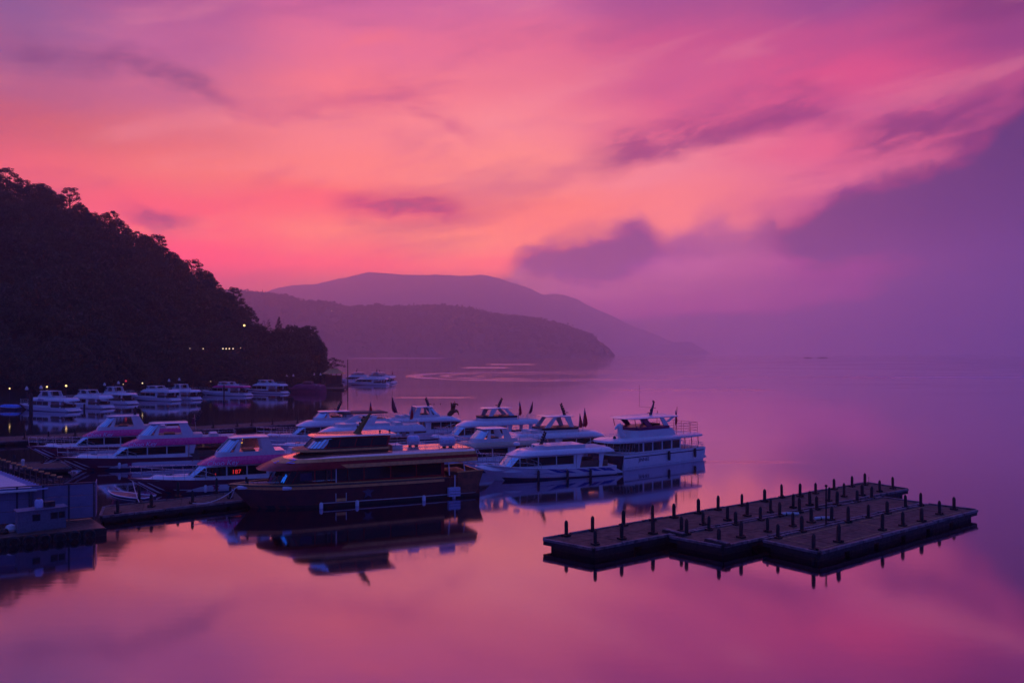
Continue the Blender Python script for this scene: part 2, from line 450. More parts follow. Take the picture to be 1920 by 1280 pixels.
M['panelpost'] = mat('grey_steel_post', (0.05, 0.05, 0.08), 0.5, var=0.15)
M['cabin'] = mat('grey_cabin_sheet', (0.13, 0.13, 0.20), 0.5, var=0.14)
M['slat'] = mat('pale_blue_slat', (0.42, 0.44, 0.75), 0.4, var=0.1)
M['letter'] = mat('pale_lilac_lettering', (0.85, 0.60, 0.85), 0.4, var=0.0)
M['lilac'] = mat('violet_lettering', (0.30, 0.22, 0.95), 0.4, var=0.0)
M['led'] = mat('red_led', (0.2, 0.0, 0.0), 0.5, var=0.0, emit=(1.0, 0.04, 0.05), estr=0.65)
M['lamp'] = mat('lit_warm_lamp', (0.9, 0.8, 0.5), 0.5, var=0.0, emit=(1.0, 0.62, 0.18), estr=2.4)
M['lampw'] = mat('lit_pale_lamp', (0.9, 0.8, 0.6), 0.5, var=0.0, emit=(1.0, 0.72, 0.32), estr=1.3)
M['lampr'] = mat('lit_red_lamp', (0.6, 0.05, 0.05), 0.5, var=0.0, emit=(1.0, 0.05, 0.08), estr=0.45)
M['lampo'] = mat('lit_amber_lamp', (0.9, 0.5, 0.1), 0.5, var=0.0, emit=(1.0, 0.45, 0.03), estr=1.2)
M['tvblue'] = mat('lit_blue_display', (0.0, 0.1, 0.4), 0.3, var=0.0, emit=(0.01, 0.12, 0.75), estr=0.8)
M['star'] = mat('tarnished_bronze', (0.13, 0.065, 0.055), 0.5, var=0.2)
M['starg'] = mat('grey_violet_emblem', (0.10, 0.07, 0.13), 0.5, var=0.2)
M['horse'] = mat('bronze_horse', (0.16, 0.06, 0.025), 0.42, metal=0.25, var=0.25)


def flag_material():
    m = mat('red_blue_flag_cloth', (0.36, 0.015, 0.03), 0.75, var=0.0)
    T = NT(m.node_tree)
    b = m.node_tree.nodes['Principled BSDF']
    co = m.node_tree.nodes.new('ShaderNodeTexCoord').outputs['Generated']
    z = T.sep(co)[2]
    T.put(b.inputs['Base Color'], T.ramp(z, [(0.62, (0.62, 0.02, 0.04, 1)), (0.72, (0.06, 0.04, 0.22, 1))]))
    return m


M['flag'] = flag_material()
M['flagdark'] = mat('dark_flag_cloth', (0.22, 0.03, 0.08), 0.75, var=0.2)


class MB:
    """Collects shapes and links them as ONE mesh object."""
    def __init__(self):
        self.v = []
        self.f = []

    def add(self, vs, fs):
        o = len(self.v)
        self.v += [tuple(p) for p in vs]
        self.f += [tuple(i + o for i in f) for f in fs]
        return self

    def box(self, x0, x1, y0, y1, z0, z1):
        vs = [(x, y, z) for z in (z0, z1) for y in (y0, y1) for x in (x0, x1)]
        return self.add(vs, [(0, 2, 3, 1), (4, 5, 7, 6), (0, 1, 5, 4), (2, 6, 7, 3), (0, 4, 6, 2), (1, 3, 7, 5)])

    def hexa(self, b4, t4):
        """Solid between a lower and an upper quad (same winding)."""
        return self.add(list(b4) + list(t4), [(3, 2, 1, 0), (4, 5, 6, 7), (0, 1, 5, 4), (1, 2, 6, 5), (2, 3, 7, 6), (3, 0, 4, 7)])

    def loft(self, rings, cap0=True, cap1=True, closed=True):
        n = len(rings[0])
        vs = [p for r in rings for p in r]
        fs = []
        for i in range(len(rings) - 1):
            for k in range(n if closed else n - 1):
                a, b = i * n + k, i * n + (k + 1) % n
                fs.append((a, b, b + n, a + n))
        if cap0:
            fs.append(tuple(reversed(range(n))))
        if cap1:
            fs.append(tuple((len(rings) - 1) * n + k for k in range(n)))
        return self.add(vs, fs)

    def tube(self, pts, r, seg=6, r1=None):
        pts = [Vector(p) for p in pts]
        rings = []
        for i, p in enumerate(pts):
            a = pts[max(i - 1, 0)]
            b = pts[min(i + 1, len(pts) - 1)]
            d = (b - a).normalized() if (b - a).length > 1e-6 else Vector((0, 0, 1))
            u = d.cross(Vector((0, 0, 1)))
            if u.length < 1e-3:
                u = d.cross(Vector((1, 0, 0)))
            u.normalize()
            w = d.cross(u).normalized()
            rr = r if r1 is None else r + (r1 - r) * i / max(1, len(pts) - 1)
            rings.append([p + u * rr * math.cos(2 * PI * k / seg) + w * rr * math.sin(2 * PI * k / seg) for k in range(seg)])
        return self.loft(rings)

    def lathe(self, prof, c=(0, 0, 0), seg=12, axis='z'):
        rings = []
        for r, h in prof:
            ring = []
            for k in range(seg):
                a = 2 * PI * k / seg
                p = (r * math.cos(a), r * math.sin(a), h)
                if axis == 'x':
                    p = (h, p[0], p[1])
                elif axis == 'y':
                    p = (p[1], h, p[0])
                ring.append((p[0] + c[0], p[1] + c[1], p[2] + c[2]))
            rings.append(ring)
        return self.loft(rings)

    def prism(self, outline, y0, y1):
        """Side-view outline (x, z) given a width between y0 and y1."""
        a = [(x, y0, z) for x, z in outline]
        b = [(x, y1, z) for x, z in outline]
        return self.loft([a, b])

    def build(self, name, m, parent=None, smooth=35, loc=None):
        me = bpy.data.meshes.new(name)
        me.from_pydata(self.v, [], self.f)
        me.validate()
        import bmesh
        bm = bmesh.new()
        bm.from_mesh(me)
        bmesh.ops.recalc_face_normals(bm, faces=bm.faces)
        bm.to_mesh(me)
        bm.free()
        if smooth:
            me.polygons.foreach_set('use_smooth', [True] * len(me.polygons))
            me.set_sharp_from_angle(angle=R(smooth))
        me.materials.append(M[m] if isinstance(m, str) else m)
        o = bpy.data.objects.new(name, me)
        COL.objects.link(o)
        if parent:
            o.parent = parent
        if loc is not None:
            o.location = loc
        return o


def tag(o, label=None, cat=None, group=None, kind=None):
    if label:
        o['label'] = label
    if cat:
        o['category'] = cat
    if group:
        o['group'] = group
    if kind:
        o['kind'] = kind
    return o


def thing(name, label, cat, loc=(0, 0, 0), rz=0.0, group=None):
    o = bpy.data.objects.new(name, None)
    COL.objects.link(o)
    o.location = loc
    o.rotation_euler = (0, 0, rz)
    o.empty_display_size = 0.5
    return tag(o, label, cat, group)


def copy_tree(o, parent=None):
    c = o.copy()
    COL.objects.link(c)
    c.parent = parent
    for ch in KIDS.get(o.name, []):
        copy_tree(ch, c)
    return c


KIDS = {}


def index_kids():
    KIDS.clear()
    for o in COL.objects:
        if o.parent:
            KIDS.setdefault(o.parent.name, []).append(o)


def text_part(name, s, size, m, parent, mtx, shear=0.0, ext=0.01):
    cu = bpy.data.curves.new(name, 'FONT')
    cu.body = s
    cu.size = size
    cu.shear = shear
    cu.extrude = ext
    cu.align_x = 'CENTER'
    cu.align_y = 'CENTER'
    cu.resolution_u = 3
    cu.materials.append(M[m])
    tmp = bpy.data.objects.new(name, cu)
    COL.objects.link(tmp)
    dg = bpy.context.evaluated_depsgraph_get()
    dg.update()
    me = bpy.data.meshes.new_from_object(tmp.evaluated_get(dg))
    bpy.data.objects.remove(tmp)
    me.name = name
    me.materials.clear()
    me.materials.append(M[m])
    o = bpy.data.objects.new(name, me)
    COL.objects.link(o)
    o.parent = parent
    o.matrix_local = mtx
    return o


def side_matrix(x, y, z, tilt=0.0):
    """Text on the port side (+y) that reads when looked at from +y."""
    ux = Vector((-1, 0, 0))
    uz = Vector((0, -math.sin(tilt), math.cos(tilt)))
    n = ux.cross(uz).normalized()
    m = Matrix((ux, uz, n)).transposed().to_4x4()
    m.translation = (x, y, z)
    return m


# ------------------------------------------------------------------ boat kit
def nose(xa, xf, w, nl, z, p=0.75, n=7, sweep=0.0):
    """Plan outline: square stern, straight sides, rounded or pointed nose. sweep lifts the nose."""
    h = []
    h.append((xa, w, z))
    h.append((xa + (xf - nl - xa) * 0.5, w, z))
    for i in range(n + 1):
        a = PI / 2 * i / n
        h.append((xf - nl + nl * math.sin(a), w * max(0.0, math.cos(a)) ** p, z + sweep * math.sin(a) ** 2))
    out = h[:-1] + [h[-1]] + [(x, -y, zz) for x, y, zz in reversed(h[:-1])]
    return out


def panes(o0, o1, k0, k1, f0, f1, gap=0.10, off=0.02):
    """Glass quads over the facets k0..k1 of the wall lofted from outline o0 (low) to o1 (high)."""
    out = []
    for k in range(k0, k1):
        a, b = Vector(o0[k]), Vector(o0[k + 1])
        c, d = Vector(o1[k + 1]), Vector(o1[k])
        if (a - b).length < 0.05:
            continue

        def q(u, v):
            return (a * (1 - u) + b * u) * (1 - v) + (d * (1 - u) + c * u) * v
        p = [q(gap, f0), q(1 - gap, f0), q(1 - gap, f1), q(gap, f1)]
        nrm = (p[1] - p[0]).cross(p[3] - p[0])
        if nrm.length < 1e-6:
            continue
        nrm.normalize()
        ctr = sum(p, Vector()) / 4
        if nrm.dot(Vector((ctr.x - (a.x - 3), ctr.y, 0))) < 0:
            nrm = -nrm
        out.append([x + nrm * off for x in p] + [x - nrm * 0.02 for x in p])
    return out


def pane_mb(quads):
    mb = MB()
    for q in quads:
        mb.hexa(q[4:], q[:4])
    return mb


class Hull:
    def __init__(self, L, B, fs, fb, rake=0.16, full=0.5, pw=2.4, flare=0.2, depth=0.35):
        self.L, self.B, self.fs, self.fb = L, B, fs, fb
        self.rake, self.full, self.pw, self.flare, self.depth = rake, full, pw, flare, depth

    def hb(self, t):
        b = self.B / 2
        if t > self.full:
            b *= max(0.0, 1 - ((t - self.full) / (1 - self.full)) ** self.pw)
        return b * (0.93 + 0.07 * min(1, t / 0.3))

    def zs(self, t):
        return self.fs + (self.fb - self.fs) * max(0, t - 0.15) ** 1.8 / 0.85 ** 1.8

    def pt(self, t, f, s=1, off=0.0):
        fl = self.flare * (0.6 + 1.2 * t)
        y = self.hb(t) * (1 - fl + fl * f)
        x = -self.L / 2 + t * self.L * (1 - self.rake + self.rake * f) - (1 - f) * 0.15 * (1 - t)
        z = -self.depth + (self.zs(t) + self.depth) * f
        return (x, s * (y + off), z)

    def mesh(self, f_lo=0.0, f_hi=1.0, N=18, FL=(0, .25, .5, .75, 1)):
        mb = MB()
        ts = [1 - (1 - i / N) ** 1.25 for i in range(N + 1)]
        rings = []
        for t in ts:
            port = [self.pt(t, f_lo + (f_hi - f_lo) * f, 1) for f in FL]
            star = [self.pt(t, f_lo + (f_hi - f_lo) * f, -1) for f in reversed(FL)]
            rings.append(port + star)
        return mb.loft(rings, cap0=True, cap1=False)

    def strip(self, f0, f1, t0=0.0, t1=0.995, off=0.018, N=20, both=True):
        mb = MB()
        if not callable(f0):
            c0 = f0
            f0 = lambda t: c0
        for s in (1, -1) if both else (1,):
            lo = [self.pt(t0 + (t1 - t0) * i / N, f0(t0 + (t1 - t0) * i / N), s, off) for i in range(N + 1)]
            hi = [self.pt(t0 + (t1 - t0) * i / N, f1, s, off) for i in range(N + 1)]
            lo2 = [self.pt(t0 + (t1 - t0) * i / N, f0(t0 + (t1 - t0) * i / N), s, -0.03) for i in range(N + 1)]
            hi2 = [self.pt(t0 + (t1 - t0) * i / N, f1, s, -0.03) for i in range(N + 1)]
            mb.loft([[lo[i], hi[i], hi2[i], lo2[i]] for i in range(N + 1)])
        return mb

    def deck(self, drop=0.06, N=16, th=0.05):
        rings = []
        for i in range(N + 1):
            t = i / N * 0.985
            a = self.pt(t, 1, 1, -0.05)
            z = a[2] - drop
            y = max(a[1], 0.01)
            rings.append([(a[0], y, z), (a[0], -y, z), (a[0], -y, z - th), (a[0], y, z - th)])
        return MB().loft(rings)

    def gunwale(self, r=0.06, N=20):
        mb = MB()
        for s in (1, -1):
            mb.tube([self.pt(i / N, 1, s) for i in range(N + 1)], r, 6)
        a = self.pt(0, 1, 1)
        mb.tube([a, (a[0], -a[1], a[2])], r, 6)
        return mb


def rail_mb(hull, t0, t1, h, n=7, r=0.022, lift=0.0, inset=0.12, mids=1):
    mb = MB()
    top = {}
    for s in (1, -1):
        pts = []
        for i in range(n + 1):
            t = t0 + (t1 - t0) * i / n
            a = Vector(hull.pt(t, 1, s, -inset))
            if a.y * s < 0:
                a.y = 0
            hh = h * (0.35 + 0.65 * min(1, (i + 0.6) / 2))
            b = a + Vector((0.10, 0, hh + lift * i / n))
            pts.append((a, b))
            mb.tube([a, b], r * 0.8, 5)
        mb.tube([b for a, b in pts], r, 5)
        for k in range(mids):
            q = (k + 1) / (mids + 1)
            mb.tube([a * (1 - q) + b * q for a, b in pts], r * 0.7, 4)
        top[s] = pts[-1][1]
    mb.tube([top[1], top[-1]], r, 5)
    return mb


def straight_rail(pts, h, n, r=0.02, mids=1):
    """Guard rail along a polyline of deck points."""
    mb = MB()
    pts = [Vector(p) for p in pts]
    up = Vector((0, 0, h))
    for a, b in zip(pts, pts[1:]):
        k = max(1, int((b - a).length / n))
        for i in range(k + 1):
            p = a + (b - a) * i / k
            mb.tube([p, p + up], r, 5)
        mb.tube([a + up, b + up], r, 5)
        for m_ in range(mids):
            q = up * ((m_ + 1) / (mids + 1))
            mb.tube([a + q, b + q], r * 0.75, 4)
    return mb


def add_mast(root, x, z, h=1.4, lean=-0.5, m='dark', y=0.0, bulbs=4):
    mb = MB()
    sec = 0.10
    mb.hexa([(x - .22, y - sec, z), (x + .16, y - sec, z), (x + .16, y + sec, z), (x - .22, y + sec, z)],
            [(x + lean - .09, y - .06, z + h), (x + lean + .07, y - .06, z + h), (x + lean + .07, y + .06, z + h), (x + lean - .09, y + .06, z + h)])
    mb.tube([(x + lean * .55, y - .55, z + h * .55), (x + lean * .55, y + .55, z + h * .55)], 0.035, 6)
    mb.lathe([(0.02, 0), (0.24, .03), (0.24, .1), (0.02, .14)], (x + .25, y, z + .28), 10)
    o = mb.build('mast', m, root)
    for i in range(bulbs):
        q = 0.35 + 0.62 * i / max(1, bulbs - 1)
        b = MB().lathe([(0.01, -.13), (.10, -.09), (.12, .05), (.07, .13), (.01, .15)], (x + lean * q + .17, y, z + h * q + .06), 8)
        b.build('mast_light', 'dark', o)
    return o


def add_flag(root, x, y, z, h=1.9, w=0.75, lean=-0.25, m='flag', pole=0.45):
    """Limp flag hanging from a raked staff."""
    top = Vector((x + lean * (h + pole) / 2.2, y, z + pole + h))
    fp = MB().tube([(x, y, z), top], 0.035, 6).build('flag_staff', 'steel', root)
    d = (Vector((x, y, z)) - top).normalized()
    rows, cols = 9, 7
    rings = []
    for i in range(rows + 1):
        q = i / rows
        p = top + d * (h * q * 0.92) + Vector((0, 0, -0.05))
        wid = w * (0.10 + 0.90 * math.sin(min(1.0, q * 1.15) * PI / 2) ** 1.2) * (1.0 if q < .8 else 1 - (q - .8) * 2.2)
        sd = -1 if lean <= 0 else 1
        row = []
        for k in range(cols + 1):
            u = k / cols
            row.append((p.x + sd * wid * u * 0.9, p.y + 0.10 * math.sin(u * 9 + q * 2) * (0.3 + q), p.z - 0.35 * wid * u - 0.06 * math.sin(u * 7)))
        rings.append(row)
    mb = MB()
    front = rings
    backr = [[(a[0], a[1] + 0.025, a[2]) for a in r] for r in rings]
    mb.loft([f + list(reversed(b)) for f, b in zip(front, backr)])
    mb.build('flag_cloth', m, fp)
    return fp


def add_fender(root, hull, t, s=1, f_top=0.75, m='fender', r=0.17, ln=0.75):
    a = Vector(hull.pt(t, f_top, s, r + 0.02))
    mb = MB().lathe([(0.02, 0), (r * .6, -.04), (r, -.16), (r, -ln + .14), (r * .6, -ln + .03), (0.02, -ln)], a, 10)
    o = mb.build('fender', m, root)
    b = Vector(hull.pt(t, 1.0, s, 0.03))
    MB().tube([a, b + Vector((0, 0, .05))], 0.012, 4).build('fender_rope', 'dark', o)
    return o


def star_mb(cx, cz, r, y0, y1):
    o = []
    for i in range(10):
        a = PI / 2 + i * PI / 5
        rr = r if i % 2 == 0 else r * 0.42
        o.append((cx + rr * math.cos(a), cz + rr * math.sin(a)))
    return MB().prism(o, y0, y1)


def cruiser(label, bow, head, L=17.0, B=4.3, fs=1.15, fb=1.75, hullm='white', roofm='white', stripes=(), group=None,
            zr=2.75, hr=0.75, xnose=0.20, cab=(-0.19, 0.27), roofa=-0.485, fly='screen', hz=5.2, win=3, pane_m='glass', rail=True,
            mast=(-0.10, 1.3, -0.7), flags=(), fenders=(0.25, 0.5, 0.72), roof_seat=True, lod=0, letters=None, swim=True, deckm='deck', roofrail=True,
            hullargs=None):
    """Tour boat: raked hull, cabin with raked windscreen, long overhanging roof on aft pillars, flybridge."""
    head = Vector(head).normalized()
    rz = math.atan2(head.y, head.x)
    loc = Vector((bow[0], bow[1], 0)) - Vector((head.x, head.y, 0)) * (L / 2)
    root = thing('tour_boat', label, 'boat', loc, rz, group)
    H = Hull(L, B, fs, fb, **(hullargs or {}))
    X = lambda q: q * L
    H.mesh().build('hull', hullm, root, 50)
    for f0, f1, m in stripes:
        H.strip(f0, f1).build('hull_stripe', m, root)
    H.strip(0.42, 0.47, 0.0, 0.86, 0.06).build('rub_rail', 'offwhite', root)
    H.strip(0.05, 0.33, 0.0, 0.93, 0.012).build('dark_waterline', 'navy', root)  # waterline band, added dark to deepen the hull foot and its reflection
    H.deck().build('deck', deckm, root)
    H.gunwale().build('gunwale', hullm if not stripes else stripes[0][2], root)
    # foredeck trunk
    tr0 = nose(X(cab[1]) - 1.0, X(cab[1]) + 0.16 * L, B * .28, 0.14 * L, fs + .15, .8, 5, (fb - fs) * .55)
    tr1 = nose(X(cab[1]) - 1.0, X(cab[1]) + 0.13 * L, B * .22, 0.12 * L, fs + .55, .8, 5, (fb - fs) * .35)
    MB().loft([tr0, tr1]).build('foredeck_trunk', hullm if hullm != 'maroon' else 'white', root, 50)
    if lod == 0:
        hx = X(cab[1]) + 0.06 * L
        hz_ = fs + .55 + (fb - fs) * .12
        MB().box(hx - .3, hx + .3, -.3, .3, hz_ - .1, hz_ + .09).build('hatch', 'glass', root)
    # cabin
    cw = B * 0.40
    z0 = fs - 0.05
    rk = 0.085 * L
    lo = nose(X(cab[0]), X(cab[1]), cw, 0.11 * L, z0, .62, 5)
    hi = nose(X(cab[0]), X(cab[1]) - rk, cw, 0.10 * L, zr + .06, .62, 5)
    cabin = MB().loft([lo, hi]).build('cabin', 'white', root)
    nv = len(lo)
    # screen facets: the nose part of the outline
    idx = [k for k in range(2, nv - 3)]
    ws = MB()
    for q in panes(lo, hi, idx[0], idx[-1] + 1, 0.36, 0.93, 0.05):
        ws.hexa(q[4:], q[:4])
    ws.build('windscreen', 'screen', cabin)
    # side windows
    xs0, xs1 = X(cab[0]) + 0.25, X(cab[1]) - 0.115 * L
    wz0, wz1 = z0 + (zr - z0) * .36, z0 + (zr - z0) * .93
    step = (xs1 - xs0) / win
    for s in (1, -1):
        for i in range(win):
            a, b = xs0 + i * step + .07, xs0 + (i + 1) * step - .07
            y = s * cw
            fr = MB().box(a - .05, b + .05, min(y, y + s * .015), max(y, y + s * .015), wz0 - .05, wz1 + .05)
            fo = fr.build('window_frame', 'offwhite', cabin)
            MB().box(a, b, min(y, y + s * .03), max(y, y + s * .03), wz0, wz1).build('window_pane', pane_m, fo) if False else MB().box(a, b, min(y - s * .01, y + s * .03), max(y - s * .01, y + s * .03), wz0, wz1).build('window', pane_m, cabin)
        # slanting quarter light
        y = s * (cw)
        q = [(xs1 + .06, wz0), (xs1 + rk * .75, wz0), (xs1 + .10, wz1)]
        MB().prism([(a, b) for a, b in q], min(y - s * .01, y + s * .025), max(y - s * .01, y + s * .025)).build('quarter_window', pane_m, cabin)
    # roof shell
    rw = B * 0.47
    xa, xf = X(roofa), X(xnose)
    r0 = nose(xa, xf - .06 * L, rw - .25, .14 * L, zr, .7, 7)
    r1 = nose(xa - .25, xf, rw, .17 * L, zr + .10, .7, 7)
    r2 = nose(xa - .10, xf - .035 * L, rw - .04, .16 * L, zr + hr * .55, .72, 7)
    r3 = nose(xa + .35, xf - .085 * L, rw - .26, .13 * L, zr + hr, .75, 7)
    roof = MB().loft([r0, r1, r2, r3]).build('roof', roofm, root, 60)
    MB().loft([nose(xa + .7, xf - .13 * L, rw - .6, .1 * L, zr + hr - .03, .75, 7), nose(xa + .75, xf - .135 * L, rw - .65, .1 * L, zr + hr + .035, .75, 7)]).build('roof_deck', 'deck', roof)
    # aft pillars
    for s in (1, -1):
        for q, wd, ln in ((cab[0] - .02, .30, .35), (roofa * .82, .26, .3)):
            x = X(q)
            y = s * (rw - .32)
            MB().hexa([(x - .12, y - .05, fs - .1), (x + wd, y - .05, fs - .1), (x + wd, y + .05, fs - .1), (x - .12, y + .05, fs - .1)],
                      [(x - ln - .1, y - .05, zr + .04), (x + wd - ln + .3, y - .05, zr + .04), (x + wd - ln + .3, y + .05, zr + .04), (x - ln - .1, y + .05, zr + .04)]).build('roof_pillar', 'white', root)
    # cockpit benches
    cx0, cx1 = X(-.44), X(cab[0]) - .6
    for s in (1, -1):
        y = s * (B * .34)
        mb = MB().box(cx0, cx1, y - .25, y + .25, fs - .1, fs + .38)
        mb.box(cx0, cx1, y + s * .25 - .05, y + s * .25 + .05, fs + .3, fs + .72)
        mb.build('bench', 'seat', root)
    # flybridge
    zf = zr + hr
    fx0, fx1 = -.27 * L, .085 * L
    if fly in ('screen', 'arch', 'low'):
        fw = rw - .55
        c0 = nose(fx0, fx1, fw, .07 * L, zf - .06, .6, 5)
        c1 = nose(fx0, fx1 - .2, fw, .06 * L, zf + .42, .6, 5)
        fb_o = MB().loft([c0, c1]).build('flybridge', 'white', root)
    if fly == 'screen':
        ht = hz
        s0 = nose(fx0, fx1 - .25, fw - .05, .06 * L, zf + .42, .6, 5)
        s1 = nose(fx0, fx1 - .25 - (ht - zf - .4) * .95, fw - .25, .05 * L, ht, .6, 5)
        g = MB()
        for q in panes(s0, s1, 1, len(s0) - 2, 0.03, 0.97, 0.06):
            pass
        for q in panes(s0, s1, 2, len(s0) - 3, 0.03, 0.97, 0.07):
            g.hexa(q[4:], q[:4])
        g.build('fly_windscreen', 'screen', fb_o)
        fr = MB()
        for k in list(range(2, len(s0) - 2)):
            fr.tube([s0[k], s1[k]], 0.035, 5)
        fr.tube([s0[k] for k in range(2, len(s0) - 2)], .04, 5)
        for s in (0, -1):
            k = 2 if s == 0 else len(s0) - 3
            a, b = Vector(s0[k]), Vector(s1[k])
            fr.hexa([a + Vector((-.9, -.03, 0)), a + Vector((-.4, -.03, 0)), a + Vector((-.4, .03, 0)), a + Vector((-.9, .03, 0))],
                    [b + Vector((-.1, -.03, 0)), b + Vector((.1, -.03, 0)), b + Vector((.1, .03, 0)), b + Vector((-.1, .03, 0))])
        fr.build('fly_frame', 'white', fb_o)
        h0x = s1[len(s0) // 2][0] + .12
        h1 = MB().loft([nose(-.185 * L, h0x, fw, .03 * L, ht, .45, 5), nose(-.19 * L, h0x + .1, fw + .05, .03 * L, ht + .08, .45, 5), nose(-.18 * L, h0x - .1, fw - .1, .03 * L, ht + .15, .45, 5)])
        hto = h1.build('hardtop', 'white', root)
        for s in (1, -1):
            y = s * (fw - .08)
            MB().hexa([(-.225 * L, y - .05, zf + .3), (-.16 * L, y - .05, zf + .3), (-.16 * L, y + .05, zf + .3), (-.225 * L, y + .05, zf + .3)],
                      [(-.185 * L, y - .05, ht + .03), (-.14 * L, y - .05, ht + .03), (-.14 * L, y + .05, ht + .03), (-.185 * L, y + .05, ht + .03)]).build('hardtop_pillar', 'white', hto)
        ztop = ht + .15
    elif fly == 'arch':
        ht = hz
        rim = MB()
        k0 = nose(fx0, fx1 - .15, fw + .04, .06 * L, zf + .36, .6, 5)
        k1 = nose(fx0, fx1 - .05, fw + .10, .06 * L, zf + .66, .6, 5)
        rim.loft([k0, k1])
        rim.build('fly_coaming', 'dark', fb_o)
        h1 = MB().loft([nose(-.22 * L, .03 * L, fw, .06 * L, ht, .5, 5), nose(-.23 * L, .045 * L, fw + .06, .06 * L, ht + .08, .5, 5), nose(-.21 * L, .01 * L, fw - .2, .05 * L, ht + .17, .5, 5)])
        hto = h1.build('hardtop', 'white', root)
        for s in (1, -1):
            y = s * (fw - .02)
            for (xb, wb, xt, wt_) in ((fx0 - .1, .9, -.17 * L, .55), (-.01 * L, .55, -.075 * L, .9)):
                MB().hexa([(xb, y - .05, zf + .2), (xb + wb, y - .05, zf + .2), (xb + wb, y + .05, zf + .2), (xb, y + .05, zf + .2)],
                          [(xt, y - .05, ht + .03), (xt + wt_, y - .05, ht + .03), (xt + wt_, y + .05, ht + .03), (xt, y + .05, ht + .03)]).build('hardtop_pillar', 'white', hto)
        ztop = ht + .17
    else:
        ztop = zf + .45
    if fly in ('screen', 'arch') and lod == 0:
        MB().box(-.12 * L, -.06 * L, -fw + .25, fw - .25, zf + .02, zf + .55).build('helm_seat', 'seat', root)
    if roof_seat and lod == 0:
        sx = fx0 - .05 * L
        so = MB().hexa([(sx - .9, -rw + .7, zf - .03), (sx + .3, -rw + .7, zf - .03), (sx + .3, rw - .7, zf - .03), (sx - .9, rw - .7, zf - .03)],
                       [(sx - .7, -rw + .75, zf + .40), (sx + .1, -rw + .75, zf + .40), (sx + .1, rw - .75, zf + .40), (sx - .7, rw - .75, zf + .40)])
        so.build('sun_pad', 'offwhite', root)
    if mast:
        add_mast(root, X(mast[0]), ztop - .05, mast[1], mast[2], 'dark', bulbs=4 if lod == 0 else 2)
    if roofrail:
        y = rw - .4
        rr = straight_rail([(fx0 - .2, y, zf), (xa + .6, y, zf), (xa + .6, -y, zf), (fx0 - .2, -y, zf)], .62, 1.3 if lod == 0 else 2.2, .02)
        rr.build('roof_rail', 'steel', root)
    if rail:
        rail_mb(H, 0.58, 0.985, 1.0, 8 if lod == 0 else 5, .03, .18).build('bow_rail', 'steel', root)
    for fx, fy, fh, fl, fm in flags:
        add_flag(root, X(fx), fy, zf + .05, fh, .27 * fh, fl, fm)
    for t in fenders:
        add_fender(root, H, t)
    if swim:
        MB().hexa([(-L / 2 - 1.0, -B * .40, .18), (-L / 2 + .3, -B * .44, .18), (-L / 2 + .3, B * .44, .18), (-L / 2 - 1.0, B * .40, .18)],
                  [(-L / 2 - 1.05, -B * .40, .30), (-L / 2 + .3, -B * .44, fs * .9), (-L / 2 + .3, B * .44, fs * .9), (-L / 2 - 1.05, B * .40, .30)]).build('swim_platform', 'offwhite', root)
    if letters:
        txt, q, sz, lm = letters
        text_part('lettering', txt, sz, lm, root, side_matrix(X(q), rw + .03, zr + hr * .36, 0.06), 0.25)
    return root, H


